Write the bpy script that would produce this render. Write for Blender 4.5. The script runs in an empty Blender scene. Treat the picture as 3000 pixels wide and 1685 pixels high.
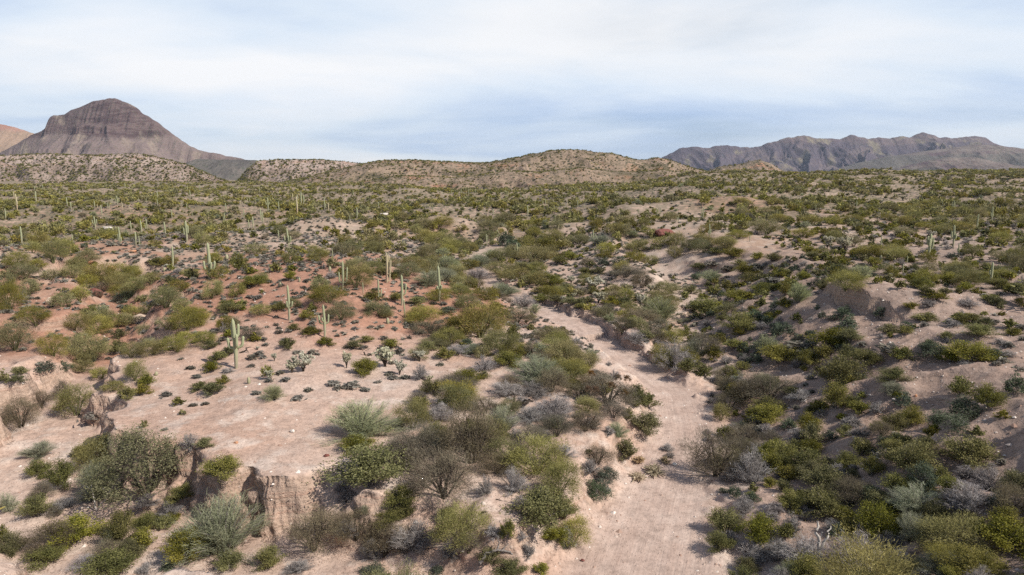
import bpy, math, random
import numpy as np
R = math.radians
C = bpy.context.scene.collection
SC = bpy.context.scene

# ------------------------------------------------------------------ camera, sky, sun, exposure
CAM_H = 22.0
TILT = math.atan(0.165)
F, CX, CY = 2000.0, 1500.0, 842.5          # lens in pixels of a 3000 px wide frame
cam_d = bpy.data.cameras.new('camera'); cam = bpy.data.objects.new('camera', cam_d); C.objects.link(cam)
cam_d.sensor_width = 36; cam_d.lens = 24; cam_d.clip_start = 0.5; cam_d.clip_end = 40000
cam.location = (0, 0, CAM_H); cam.rotation_euler = (math.pi/2 - TILT, 0, 0)
SC.camera = cam
SUN_EL, SUN_AZ = R(43), R(117)             # azimuth clockwise from +Y
S = (math.cos(SUN_EL)*math.sin(SUN_AZ), math.cos(SUN_EL)*math.cos(SUN_AZ), math.sin(SUN_EL))
sun_d = bpy.data.lights.new('sun', 'SUN'); sun = bpy.data.objects.new('sun', sun_d); C.objects.link(sun)
sun_d.energy = 5.0; sun_d.angle = R(0.9); sun_d.color = (1.0, .94, .84)
from mathutils import Vector
sun.rotation_euler = Vector(S).to_track_quat('Z', 'Y').to_euler()
sun.location = (60, -20, 80)

w = bpy.data.worlds.new('World'); SC.world = w; w.use_nodes = True
nt = w.node_tree; nt.nodes.clear()
def N(nt, t, **kw):
    n = nt.nodes.new(t)
    for k, v in kw.items(): setattr(n, k, v)
    return n
def math_n(nt, op, a, b=None, c=None, clamp=False):
    n = nt.nodes.new('ShaderNodeMath'); n.operation = op; n.use_clamp = clamp
    for i, v in enumerate((a, b, c)):
        if v is None: continue
        if isinstance(v, (int, float)): n.inputs[i].default_value = v
        else: nt.links.new(v, n.inputs[i])
    return n.outputs[0]
def ramp(nt, fac, stops, interp='LINEAR'):
    n = nt.nodes.new('ShaderNodeValToRGB'); cr = n.color_ramp; cr.interpolation = interp
    while len(cr.elements) > 1: cr.elements.remove(cr.elements[0])
    for i, (p, c) in enumerate(stops):
        e = cr.elements[0] if i == 0 else cr.elements.new(p)
        e.position = p
        e.color = (c, c, c, 1) if isinstance(c, (int, float)) else (*c, 1)
    nt.links.new(fac, n.inputs[0]); return n.outputs[0]
def mix(nt, fac, a, b, mode='MIX'):
    n = nt.nodes.new('ShaderNodeMix'); n.data_type = 'RGBA'; n.blend_type = mode; n.clamp_factor = True
    for sock, v in ((n.inputs[0], fac), (n.inputs[6], a), (n.inputs[7], b)):
        if isinstance(v, (int, float)): sock.default_value = v if sock.type == 'VALUE' else (v, v, v, 1)
        elif isinstance(v, tuple): sock.default_value = (*v, 1)
        else: nt.links.new(v, sock)
    return n.outputs[2]
def noise(nt, vec, scale, detail=4, rough=.5, dist=0.0, out=0):
    n = nt.nodes.new('ShaderNodeTexNoise'); n.inputs['Scale'].default_value = scale
    n.inputs['Detail'].default_value = detail; n.inputs['Roughness'].default_value = rough
    n.inputs['Distortion'].default_value = dist
    if vec is not None: nt.links.new(vec, n.inputs['Vector'])
    return n.outputs[out]
def mapping(nt, vec, scale=(1, 1, 1), loc=(0, 0, 0), rot=(0, 0, 0)):
    n = nt.nodes.new('ShaderNodeMapping'); n.inputs['Scale'].default_value = scale
    n.inputs['Location'].default_value = loc; n.inputs['Rotation'].default_value = rot
    nt.links.new(vec, n.inputs[0]); return n.outputs[0]

sky = N(nt, 'ShaderNodeTexSky', sky_type='NISHITA', sun_disc=False, sun_elevation=SUN_EL, sun_rotation=SUN_AZ)
sky.air_density = 1.0; sky.dust_density = .6; sky.ozone_density = 1.5
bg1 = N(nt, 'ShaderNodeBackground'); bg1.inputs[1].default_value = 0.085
nt.links.new(sky.outputs[0], bg1.inputs[0])
tc = N(nt, 'ShaderNodeTexCoord'); sp = N(nt, 'ShaderNodeSeparateXYZ'); nt.links.new(tc.outputs['Generated'], sp.inputs[0])
zc = math_n(nt, 'MAXIMUM', sp.outputs[2], 0.0)
den = math_n(nt, 'ADD', zc, 0.11)
cmb = N(nt, 'ShaderNodeCombineXYZ')
nt.links.new(math_n(nt, 'DIVIDE', sp.outputs[0], den), cmb.inputs[0])
nt.links.new(math_n(nt, 'DIVIDE', sp.outputs[1], den), cmb.inputs[1])
m1 = mapping(nt, cmb.outputs[0], (.42, .45, 1), (1.3, .2, 0), (0, 0, R(24)))
n1 = noise(nt, m1, 1.0, 7, .52, .35)
m2 = mapping(nt, cmb.outputs[0], (.16, .34, 1), (7.7, 3.1, 0), (0, 0, R(20)))
n2 = noise(nt, m2, 1.0, 4, .5, .2)
cov = math_n(nt, 'ADD', math_n(nt, 'MULTIPLY', n1, .55), math_n(nt, 'MULTIPLY', n2, .55))
covr = ramp(nt, cov, [(.40, .72), (.52, .95), (.60, 1.0)], 'EASE')
# thin sheet above and behind, thicker toward the horizon the lens looks at
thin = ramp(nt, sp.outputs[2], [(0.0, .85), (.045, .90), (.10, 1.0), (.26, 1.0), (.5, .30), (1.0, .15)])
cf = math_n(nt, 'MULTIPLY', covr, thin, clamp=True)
m3 = mapping(nt, cmb.outputs[0], (.20, .30, 1), (3.0, 9.0, 0), (0, 0, R(14)))
shade_n = noise(nt, m3, 1.0, 6, .55, .4)
yy = math_n(nt, 'MAXIMUM', sp.outputs[1], .15)
su = math_n(nt, 'DIVIDE', sp.outputs[0], yy); sv = math_n(nt, 'DIVIDE', sp.outputs[2], yy)
def blob(u0, v0, ru, rv, amp):
    a = math_n(nt, 'POWER', math_n(nt, 'ABSOLUTE', math_n(nt, 'DIVIDE', math_n(nt, 'SUBTRACT', su, u0), ru)), 2.0)
    b = math_n(nt, 'POWER', math_n(nt, 'ABSOLUTE', math_n(nt, 'DIVIDE', math_n(nt, 'SUBTRACT', sv, v0), rv)), 2.0)
    return math_n(nt, 'MULTIPLY', math_n(nt, 'EXPONENT', math_n(nt, 'MULTIPLY', math_n(nt, 'ADD', a, b), -1.0)), amp)
bias = blob(.30, .21, .50, .075, .13)
for q in ((.48, .075, .42, .055, -.17), (-.34, .21, .20, .05, -.12), (-.74, .25, .12, .04, -.10), (-.60, .12, .30, .06, .05), (.05, .02, .3, .03, -.08)):
    bias = math_n(nt, 'ADD', bias, blob(*q))
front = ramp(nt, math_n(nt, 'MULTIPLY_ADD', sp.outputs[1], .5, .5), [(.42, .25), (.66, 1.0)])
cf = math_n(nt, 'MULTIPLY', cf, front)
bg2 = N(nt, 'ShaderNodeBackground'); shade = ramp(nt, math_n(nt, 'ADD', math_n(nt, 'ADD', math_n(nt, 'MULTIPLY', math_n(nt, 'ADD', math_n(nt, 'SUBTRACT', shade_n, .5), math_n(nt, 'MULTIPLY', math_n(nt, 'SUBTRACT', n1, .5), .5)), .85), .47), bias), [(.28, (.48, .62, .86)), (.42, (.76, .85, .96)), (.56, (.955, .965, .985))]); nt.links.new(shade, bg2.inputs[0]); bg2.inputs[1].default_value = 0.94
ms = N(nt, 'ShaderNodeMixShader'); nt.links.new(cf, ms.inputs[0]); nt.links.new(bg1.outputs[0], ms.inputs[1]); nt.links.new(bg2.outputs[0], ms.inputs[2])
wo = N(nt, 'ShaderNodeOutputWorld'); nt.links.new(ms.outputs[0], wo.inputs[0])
SC.view_settings.view_transform = 'Standard'; SC.view_settings.look = 'None'
SC.view_settings.exposure = 0.13; SC.view_settings.gamma = 1.0; SC.view_settings.use_curve_mapping = False
SC.render.engine = 'CYCLES'; SC.cycles.max_bounces = 4; SC.cycles.diffuse_bounces = 2; SC.cycles.transparent_max_bounces = 4
SC.cycles.use_denoising = False

# ------------------------------------------------------------------ noise in numpy
def _h(ix, iy, seed):
    h = (ix.astype(np.int64)*374761393 + iy.astype(np.int64)*668265263 + seed*1442695041) & 0xffffffff
    h = ((h ^ (h >> 13))*1274126177) & 0xffffffff
    return (h ^ (h >> 16)) & 0xffffffff
def pn(x, y, seed=0):
    x = np.asarray(x, float); y = np.asarray(y, float)
    xi = np.floor(x); yi = np.floor(y); fx = x-xi; fy = y-yi
    u = fx*fx*fx*(fx*(fx*6-15)+10); v = fy*fy*fy*(fy*(fy*6-15)+10)
    def g(ox, oy):
        a = _h(xi+ox, yi+oy, seed)*(2*math.pi/4294967296.0)
        return np.cos(a)*(fx-ox) + np.sin(a)*(fy-oy)
    a = g(0, 0); b = g(1, 0); c = g(0, 1); d = g(1, 1)
    return (a + u*(b-a) + v*((c+u*(d-c)) - (a+u*(b-a))))*1.5
def fbm(x, y, o=4, seed=0, gain=.5):
    s = 0; a = 1; f = 1
    for k in range(o):
        s = s + a*pn(x*f, y*f, seed+k*17); a *= gain; f *= 2.03
    return s
def ridged(x, y, o=3, seed=0):
    s = 0; a = 1; f = 1
    for k in range(o):
        s = s + a*(1-np.abs(pn(x*f, y*f, seed+k*31))*2); a *= .5; f *= 2.07
    return s/1.75
def sst(a, b, x):
    t = np.clip((x-a)/(b-a), 0, 1); return t*t*(3-2*t)
def polyd(x, y, pts):
    """distance to a polyline, side (+ right of travel), and the columns of pts after x, y interpolated at the nearest point"""
    best = np.full(np.shape(x), 1e9); side = np.zeros(np.shape(x)); ex = [np.zeros(np.shape(x)) for _ in pts[0][2:]]
    for p, q in zip(pts[:-1], pts[1:]):
        dx, dy = q[0]-p[0], q[1]-p[1]; L2 = dx*dx+dy*dy
        t = np.clip(((x-p[0])*dx + (y-p[1])*dy)/L2, 0, 1)
        d = np.hypot(x-p[0]-t*dx, y-p[1]-t*dy)
        cr = (x-p[0])*dy - (y-p[1])*dx
        m = d < best
        best = np.where(m, d, best); side = np.where(m, np.sign(cr), side)
        for k in range(len(ex)): ex[k] = np.where(m, p[2+k] + t*(q[2+k]-p[2+k]), ex[k])
    return [best, side] + ex

# ------------------------------------------------------------------ terrain
# x, y, half width, floor height, right bank width, left bank width
WASH = [(-6,-25,4.2,-4.2,1.2,4),(0,8,4.4,-4.2,1.2,4),(5,28,4.4,-4.1,1.2,4),(8.6,41,4.4,-4,1.2,4.5),(12.4,52,3.0,-4,1.0,4),(17.2,65,2.5,-3.9,.9,4),(19.2,77.6,2.5,-3.7,.8,4.0),
        (15.4,95.5,2.7,-3.4,.7,2.4),(10.2,113,2.8,-3.2,.6,1.4),(3.6,125,2.6,-3.0,.7,1.4),(-5,142,2.6,-2.6,1.6,2),(-10,170,3,-2.2,3,3),(-5,200,2.4,-1.6,4,4),(4,235,2.2,-.8,5,5),(0,275,1.5,.5,6,6)]
ARR = [(7,30,3,-4.1,2),(-3,35.5,3.6,-4.2,1.6),(-11,39.5,4.2,-4.2,1.3),(-17,41.3,4.2,-4.2,1.7),(-25,42.5,4.6,-4.1,1.6),(-34,48,4.6,-3.9,1.1),(-41,56,4.2,-3.6,1.2),(-46,65,3.4,-3.2,1.3),(-50,75,2.4,-2.9,2.0),
       (-54,88,1.8,-2.5,5),(-60,103,1.5,-2.0,6.5),(-70,120,1.5,-1.0,7),(-84,142,1.3,.6,7)]
TOE = [(9,0),(11,22),(14,36),(18,52),(22.5,65),(25,78),(24,95),(29,112),(35,128),(38,150),(33,180),(38,225)]
BUMPS = [(-42,132,32,38,5.2),(-30,112,26,24,1.6),(-106,128,26,44,7.5),(-80,200,50,40,4.5),(-24,236,20,16,7.0),(-54,214,18,16,5),(12,228,16,11,4.5),(-90,262,26,18,5),(70,262,30,16,5),(-10,330,40,20,6),
         (-190,325,60,45,6),(-130,420,70,40,5),(40,300,40,22,4),(120,300,60,30,3),(-70,96,8,10,1.2),(-38,30,7,3.4,2.0),(-27,33,4,2.4,1.2)]
def H(x, y):
    x = np.asarray(x, float); y = np.asarray(y, float)
    r = np.hypot(x, y)
    n1 = fbm(x/19, y/19, 4, 3)
    z = .75*n1*sst(40, 110, r) + .22*n1 + .10*fbm(x/3.1, y/3.1, 3, 9)
    far = sst(135, 420, r)*(1-sst(2500, 5000, r))
    wx = fbm(x/130, y/130, 2, 41)*40
    z = z + far*(5.5*fbm(x/150, y/190, 3, 5) + 4.2*(ridged((x+wx)/95, (y-wx)/120, 3, 21)-.35))
    z = z + 16*sst(250, 900, y)*sst(.05, .36, x/np.maximum(y, 1)) + 4.5*sst(200, 800, y)
    for (bx, by, rx, ry, h) in BUMPS:
        q = ((x-bx)/rx)**2 + ((y-by)/ry)**2
        z = z + h*np.exp(-q*1.1)
    z = z + 7.4*sst(8, 46, x)*sst(132, 175, y)*(1-.6*sst(240, 420, y))
    z = z - 1.0*sst(-12, 0, x)*sst(104, 114, y)*(1-sst(150, 170, y))*(1-sst(30, 40, x))
    # hill beyond the wash
    d, sd = polyd(x, y, TOE); d = d*sd + 2.2*fbm(x/11, y/11, 3, 55)
    dd = np.maximum(d, 0)
    hill = -3.2 + .31*np.minimum(dd, 0) + 8.4*sst(-3, 25, dd) + .055*np.maximum(dd-22, 0) + .22*fbm(x/3, y/3, 4, 64) + .55*n1 + (2.3*(ridged(y/17 + x/55 + .5*fbm(x/14, y/14, 2, 62), x/60, 3, 61)-.55) + .35*ridged(y/5+x/30, x/20, 2, 63))*sst(2, 9, dd)*(1-sst(17, 27, dd))
    hill = hill + 1.8*sst(20.6, 22.0, dd + 1.8*fbm(x/5, y/5, 3, 77))*sst(79, 86, y)*(1-sst(98, 106, y))*(1-sst(26, 40, dd))
    yf = 1-sst(150, 215, y)
    z = z + (hill - z)*sst(-9, 0, d)*yf
    # wash
    d, sd, hw, fl, br, bl = polyd(x, y, WASH)
    wob = 1.1*fbm(x/4.2, y/4.2, 4, 88) + .25*pn(x*1.1, y*1.1, 89)
    left = sd < 0
    z = z - np.where(left, 2.0, .9)*np.exp(-np.maximum(d-hw, 0)/8.0)*(1-sst(150, 240, y))
    bw = np.where(left, bl, br*(1 + 2.6*sst(-.05, .5, fbm(x/6, y/6, 3, 90))*(1-sst(88, 100, y))))
    t = sst(0, 1, (d + wob - hw)/bw)
    floor = fl + .05*fbm(x/2.2, y/5, 2, 12) + .10*(np.minimum(d/np.maximum(hw, .1), 1))**2
    z = floor + (np.maximum(z, floor) - floor)*t
    # arroyo
    d, sd, hw, fl, bw = polyd(x, y, ARR)
    wob = 1.7*fbm(x/6, y/6, 3, 98) + sst(-.3, .4, fbm(x/5+2, y/5, 2, 93))*.14*(ridged(x/2.3+y/7+.4*fbm(x/2, y/2, 2, 94), y/4, 4, 99)-.5) + .14*fbm(x/1.3, y/1.3, 2, 95)
    bw = bw*(1 + 1.6*sst(.0, .5, fbm(x/9+3, y/9, 2, 96)) + 2.4*sst(-17, -14, x) + 2.2*(1-sst(-24, -21.3, x))*(1-sst(48, 55, y)))
    t = sst(0, 1, (d + wob - hw)/bw); t = t**.8
    floor = fl + .18*fbm(x/3, y/3, 3, 15)
    z = floor + (np.maximum(z, floor) - floor)*t
    return z
def Hs(x, y): return float(H(np.array([x]), np.array([y]))[0])

def ray(px, py):
    a = (px-CX)/F; b = (CY-py)/F
    return a, math.cos(TILT) + b*math.sin(TILT), -math.sin(TILT) + b*math.cos(TILT)
_TS = np.concatenate([np.geomspace(24, 1800, 1500)])
def hit(px, py):
    """ground point seen at pixel (px, py) of a 3000 px wide frame, and the scale there in px per metre"""
    dx, dy, dz = ray(px, py)
    x = dx*_TS; y = dy*_TS; z = CAM_H + dz*_TS
    g = z - H(x, y)
    k = np.argmax(g < 0)
    if g[k] >= 0: k = len(_TS)-1
    if k > 0:
        t = _TS[k-1] + (_TS[k]-_TS[k-1])*g[k-1]/(g[k-1]-g[k]+1e-9)
    else: t = _TS[0]
    return dx*t, dy*t, CAM_H + dz*t, F/t
def project(x, y, z):
    yy = y*math.cos(TILT) - (z-CAM_H)*math.sin(TILT); zz = y*math.sin(TILT) + (z-CAM_H)*math.cos(TILT)
    return CX + F*x/np.maximum(yy, .1), CY - F*zz/np.maximum(yy, .1), yy

# ------------------------------------------------------------------ mesh helpers
def mk_mesh(name, V, faces, mats=(), mi=None, smooth=False, attrs=None):
    """faces: list of (n, k) index arrays, any k each"""
    me = bpy.data.meshes.new(name)
    V = np.asarray(V, np.float32)
    faces = [np.asarray(f, np.int32) for f in faces if len(f)]
    nl = sum(f.size for f in faces); nf = sum(len(f) for f in faces)
    me.vertices.add(len(V)); me.vertices.foreach_set('co', V.ravel())
    me.loops.add(nl); me.loops.foreach_set('vertex_index', np.concatenate([f.ravel() for f in faces]))
    me.polygons.add(nf)
    tot = np.concatenate([np.full(len(f), f.shape[1], np.int32) for f in faces])
    st = np.concatenate([[0], np.cumsum(tot)[:-1]]).astype(np.int32)
    me.polygons.foreach_set('loop_start', st)
    try: me.polygons.foreach_set('loop_total', tot)
    except Exception: pass
    for m in mats: me.materials.append(m)
    if mi is not None: me.polygons.foreach_set('material_index', np.asarray(mi, np.int32))
    me.polygons.foreach_set('use_smooth', np.full(nf, bool(smooth)))
    for k, a in (attrs or {}).items():
        at = me.attributes.new(k, 'FLOAT', 'POINT'); at.data.foreach_set('value', np.asarray(a, np.float32))
    me.update(calc_edges=True); me.validate()
    return me
def obj(name, me, parent=None, loc=None):
    o = bpy.data.objects.new(name, me); C.objects.link(o)
    if parent: o.parent = parent
    if loc: o.location = loc
    return o
def tag(o, label, cat, group=None, kind=None):
    if label: o['label'] = label
    if cat: o['category'] = cat
    if group: o['group'] = group
    if kind: o['kind'] = kind
    return o
def grid_faces(nr, nc, wrap=False):
    i = np.arange(nr-1)[:, None]*nc; j = np.arange(nc if wrap else nc-1)[None, :]
    j2 = (j+1) % nc
    return np.stack([i+j, i+j2, i+nc+j2, i+nc+j], -1).reshape(-1, 4)

# ------------------------------------------------------------------ ground material
def new_mat(name):
    m = bpy.data.materials.new(name); m.use_nodes = True; nt = m.node_tree; nt.nodes.clear()
    out = nt.nodes.new('ShaderNodeOutputMaterial'); b = nt.nodes.new('ShaderNodeBsdfPrincipled')
    b.inputs['Roughness'].default_value = .9; b.inputs['Specular IOR Level'].default_value = .12
    nt.links.new(b.outputs[0], out.inputs[0]); return m, nt, b
def attr(nt, name):
    n = nt.nodes.new('ShaderNodeAttribute'); n.attribute_name = name; return n.outputs['Fac']
def voro(nt, vec, scale, feature='F1', out='Distance', rnd=1.0):
    n = nt.nodes.new('ShaderNodeTexVoronoi'); n.inputs['Scale'].default_value = scale; n.feature = feature
    n.inputs['Randomness'].default_value = rnd
    if vec is not None: nt.links.new(vec, n.inputs['Vector'])
    return n.outputs[out]

SAND = (.53, .41, .345); PALE = (.63, .54, .475); RED = (.365, .19, .13); ROSE = (.455, .305, .235)
def ground_mat():
    m, nt, b = new_mat('desert_soil')
    g = N(nt, 'ShaderNodeNewGeometry'); P = g.outputs['Position']
    big = noise(nt, P, .045, 5, .55); med = noise(nt, P, .35, 6, .6); fine = noise(nt, P, 3.2, 6, .65)
    c = mix(nt, ramp(nt, big, [(.35, 0), (.62, 1)]), SAND, ROSE)
    c = mix(nt, ramp(nt, med, [(.50, 0), (.68, .7)]), c, PALE)
    redn = math_n(nt, 'ADD', attr(nt, 'red'), math_n(nt, 'MULTIPLY', math_n(nt, 'SUBTRACT', med, .5), 1.3))
    redf = math_n(nt, 'MULTIPLY', ramp(nt, redn, [(.18, 0), (.66, 1)]), .92)
    c = mix(nt, redf, c, RED)
    c = mix(nt, math_n(nt, 'MULTIPLY', attr(nt, 'cover'), .75), c, mix(nt, med, (.34, .22, .16), (.47, .34, .262)))
    gr = attr(nt, 'gravel')
    c = mix(nt, math_n(nt, 'MULTIPLY', gr, .80), c, (.31, .222, .18))
    bk = attr(nt, 'bank')
    strata = noise(nt, mapping(nt, P, (.15, .15, 3.5)), 1.0, 5, .6)
    c = mix(nt, math_n(nt, 'MULTIPLY', bk, .75), c, ramp(nt, strata, [(.35, (.40, .275, .205)), (.5, (.52, .38, .295)), (.66, (.44, .27, .20))]))
    wa = attr(nt, 'wash')
    lane = N(nt, 'ShaderNodeCombineXYZ'); nt.links.new(attr(nt, 'lat'), lane.inputs[0]); nt.links.new(attr(nt, 'arc'), lane.inputs[1])
    trk = noise(nt, mapping(nt, lane.outputs[0], (1.6, .05, 1)), 1.0, 5, .62, .2)
    tr = math_n(nt, 'ADD', math_n(nt, 'MULTIPLY', noise(nt, P, .35, 4, .5), .5), math_n(nt, 'MULTIPLY', trk, .5))
    c = mix(nt, math_n(nt, 'MULTIPLY', wa, .8), c, mix(nt, ramp(nt, tr, [(.33, 0), (.67, 1)]), (.38, .272, .225), (.57, .44, .375)))
    # stones of several sizes, as colour and bump
    v1 = voro(nt, P, 2.6); v1c = voro(nt, P, 2.6, out='Color'); v2 = voro(nt, P, 7.5); v2c = voro(nt, P, 7.5, out='Color')
    sel1 = ramp(nt, v1c, [(.80, 0), (.84, 1)], 'LINEAR'); sel2 = ramp(nt, v2c, [(.62, 0), (.70, 1)])
    s1 = math_n(nt, 'MULTIPLY', ramp(nt, v1, [(.20, 1), (.30, 0)]), sel1)
    s2 = math_n(nt, 'MULTIPLY', ramp(nt, v2, [(.22, 1), (.36, 0)]), sel2)
    near = attr(nt, 'near')
    stone = math_n(nt, 'MULTIPLY', math_n(nt, 'MAXIMUM', s1, s2), near)
    sc = mix(nt, ramp(nt, v2c, [(.3, 0), (.8, 1)]), (.66, .55, .48), (.42, .25, .18))
    c = mix(nt, math_n(nt, 'MULTIPLY', stone, math_n(nt, 'SUBTRACT', .75, math_n(nt, 'MULTIPLY', wa, .45))), c, sc)
    calm = math_n(nt, 'SUBTRACT', 1.0, math_n(nt, 'MULTIPLY', wa, .35))
    c = mix(nt, calm, c, mix(nt, 1.0, c, ramp(nt, fine, [(.25, .66), (.5, .98), (.75, 1.16)]), 'MULTIPLY'))
    c = mix(nt, 1.0, c, ramp(nt, noise(nt, P, 1.1, 5, .65), [(.28, .74), (.5, 1.0), (.72, 1.10)]), 'MULTIPLY')
    # low ground cover of the far plain
    cov = attr(nt, 'cover')
    vv = noise(nt, P, .55, 4, .7)
    cf = math_n(nt, 'MULTIPLY', ramp(nt, math_n(nt, 'ADD', vv, math_n(nt, 'MULTIPLY', big, .25)), [(.53, 0), (.63, 1)]), cov)
    c = mix(nt, math_n(nt, 'MULTIPLY', cf, .85), c, mix(nt, fine, (.075, .075, .05), (.15, .15, .085)))
    nt.links.new(c, b.inputs['Base Color'])
    bump = N(nt, 'ShaderNodeBump'); bump.inputs['Strength'].default_value = .8; bump.inputs['Distance'].default_value = .14
    hsum = math_n(nt, 'ADD', math_n(nt, 'MULTIPLY', fine, .65), math_n(nt, 'MULTIPLY', stone, .45))
    hsum = math_n(nt, 'ADD', math_n(nt, 'MULTIPLY', hsum, calm), math_n(nt, 'ADD', math_n(nt, 'MULTIPLY', med, 1.2), math_n(nt, 'MULTIPLY', math_n(nt, 'MULTIPLY', trk, wa), .7)))
    crumble = math_n(nt, 'ADD', noise(nt, P, 1.9, 6, .7), math_n(nt, 'MULTIPLY', strata, .6))
    hsum = math_n(nt, 'ADD', hsum, math_n(nt, 'MULTIPLY', math_n(nt, 'MULTIPLY', crumble, bk), 3.5))
    nt.links.new(hsum, bump.inputs['Height']); nt.links.new(bump.outputs[0], b.inputs['Normal'])
    return m
M_GROUND = ground_mat()

def zone(x, y):
    """soil masks at world points: red soil, wash sand, gravel slope, near stones, far cover"""
    r = np.hypot(x, y); n = fbm(x/14, y/14, 3, 301)
    q = lambda cx, cy, rx, ry: np.exp(-(((x-cx)/rx)**2 + ((y-cy)/ry)**2))
    red = 1.05*q(-42, 120, 26, 32) + .9*q(-20, 106, 14, 16) + 1.3*q(-66, 108, 13, 24) + .6*q(-88, 118, 22, 30) + .45*q(-35, 150, 40, 25) + 1.2*q(-118, 170, 30, 45) + 1.0*q(-190, 320, 80, 60) + .8*q(-8, 112, 12, 12)
    red = red + .55*q(-30, 240, 34, 30) + .35*sst(.45, .7, fbm(x/90, y/120, 3, 71)+.45)*sst(150, 250, r) + .5*q(90, 250, 40, 20) + .45*q(110, 215, 40, 30)
    red = red*(1-.65*sst(-.1, .35, fbm(x/22, y/15, 3, 333))*sst(95, 150, r))
    d, sd, hw = polyd(x, y, WASH)[:3]
    wash = (1-sst(-.2, 1.1, d-hw + .5*n))*(1-sst(200, 260, y))
    d2, sd2 = polyd(x, y, TOE)
    grav = sst(0, 6, d2*sd2)*(1-sst(130, 170, y))
    near = 1-.75*sst(90, 220, r)
    cover = sst(100, 330, r)*.9
    return np.clip(red+.12*n, 0, 1.2), wash, grav, near, cover

# ------------------------------------------------------------------ ground sheet
def build_ground():
    th_d = np.linspace(-R(41), R(41), 780)
    th_o = np.linspace(R(41), 2*math.pi-R(41), 150)[1:-1]
    th = np.concatenate([th_d, th_o])
    rr = np.concatenate([np.linspace(.5, 27, 34)[:-1], np.geomspace(27, 150, 430)[:-1], np.geomspace(150, 1500, 420)[:-1], np.geomspace(1500, 10500, 34)])
    X = rr[:, None]*np.sin(th)[None]; Y = rr[:, None]*np.cos(th)[None]
    Z = H(X, Y)
    Z = np.where(rr[:, None] > 1900, Z - 6*sst(1900, 2600, rr[:, None]), Z)
    red, wash, grav, near, cover = zone(X, Y)
    arcs = np.concatenate([[0], np.cumsum([math.hypot(q[0]-p[0], q[1]-p[1]) for p, q in zip(WASH[:-1], WASH[1:])])])
    dd, ss, arc = polyd(X, Y, [(p[0], p[1], a) for p, a in zip(WASH, arcs)])
    e = .35
    gx = (H(X+e, Y)-H(X-e, Y))/(2*e); gy = (H(X, Y+e)-H(X, Y-e))/(2*e)
    bank = sst(.75, 1.5, np.hypot(gx, gy))
    # crumbling faces: push the steep banks in and out
    k = bank*(1-sst(70, 150, rr[:, None]))*(.35+.65*(X < -4))
    gl = np.maximum(np.hypot(gx, gy), .3)
    push = .36*fbm(X/1.4+Z*.25, Y/1.4+Z*.9, 4, 701) + .16*pn(Z*3.1+X*.4, X*.7+Y*.5, 702)
    X = X - k*push*gx/gl; Y = Y - k*push*gy/gl
    V = np.stack([X, Y, Z], -1).reshape(-1, 3)
    nr, nc = X.shape
    f = grid_faces(nr, nc, True)[:, ::-1]
    V = np.vstack([V, [[0, 0, Hs(0, 0)]]])
    k = len(V)-1
    fan = np.stack([np.full(nc, k), (np.arange(nc)+1) % nc, np.arange(nc)], -1)[:, ::-1]
    A = {n: np.append(a.ravel(), 0) for n, a in dict(red=red, wash=wash, gravel=grav, near=near, cover=cover, bank=bank, lat=np.clip(dd, 0, 12)*ss, arc=arc).items()}
    o = obj('ground', mk_mesh('ground', V, [f, fan], [M_GROUND], smooth=True, attrs=A))
    tag(o, 'pink sandy desert ground with a winding dirt wash and cut banks', 'ground', kind='structure')
build_ground()

# ------------------------------------------------------------------ far hills and mountains
def hill_mat(name, stops, speck, speck_amt, strata=0.0, strata_cols=None, sc=1.0, patch=None):
    m, nt, b = new_mat(name)
    g = N(nt, 'ShaderNodeNewGeometry'); P = g.outputs['Position']
    big = noise(nt, P, .012/sc, 6, .6); med = noise(nt, P, .07/sc, 6, .65); fine = noise(nt, P, .4/sc, 5, .7)
    c = ramp(nt, math_n(nt, 'ADD', math_n(nt, 'MULTIPLY', big, .6), math_n(nt, 'MULTIPLY', med, .4)), stops)
    if strata:
        st = noise(nt, mapping(nt, P, (.013/sc, .013/sc, .062/sc)), 1.0, 7, .68, 1.3)
        c = mix(nt, math_n(nt, 'MULTIPLY', attr(nt, 'cliff'), strata), c, ramp(nt, st, strata_cols))
    if patch:
        pf = ramp(nt, noise(nt, mapping(nt, P, (1, 1, .35), (31, 7, 3)), .022/sc, 5, .6), [(.56, 0), (.66, .85)])
        c = mix(nt, pf, c, patch)
    v = voro(nt, P, .16/sc); vn = noise(nt, P, .02/sc, 3, .6)
    sf = math_n(nt, 'MULTIPLY', ramp(nt, math_n(nt, 'SUBTRACT', math_n(nt, 'ADD', v, math_n(nt, 'MULTIPLY', fine, .35)), math_n(nt, 'MULTIPLY', vn, .55)), [(.10, 1), (.26, 0)]), speck_amt)
    c = mix(nt, sf, c, speck)
    c = mix(nt, 1.0, c, ramp(nt, fine, [(.25, .70), (.75, 1.2)]), 'MULTIPLY')
    nt.links.new(c, b.inputs['Base Color'])
    bump = N(nt, 'ShaderNodeBump'); bump.inputs['Strength'].default_value = .9; bump.inputs['Distance'].default_value = 3.0*sc
    nt.links.new(math_n(nt, 'ADD', med, math_n(nt, 'MULTIPLY', fine, .5)), bump.inputs['Height'])
    nt.links.new(bump.outputs[0], b.inputs['Normal'])
    return m

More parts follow.
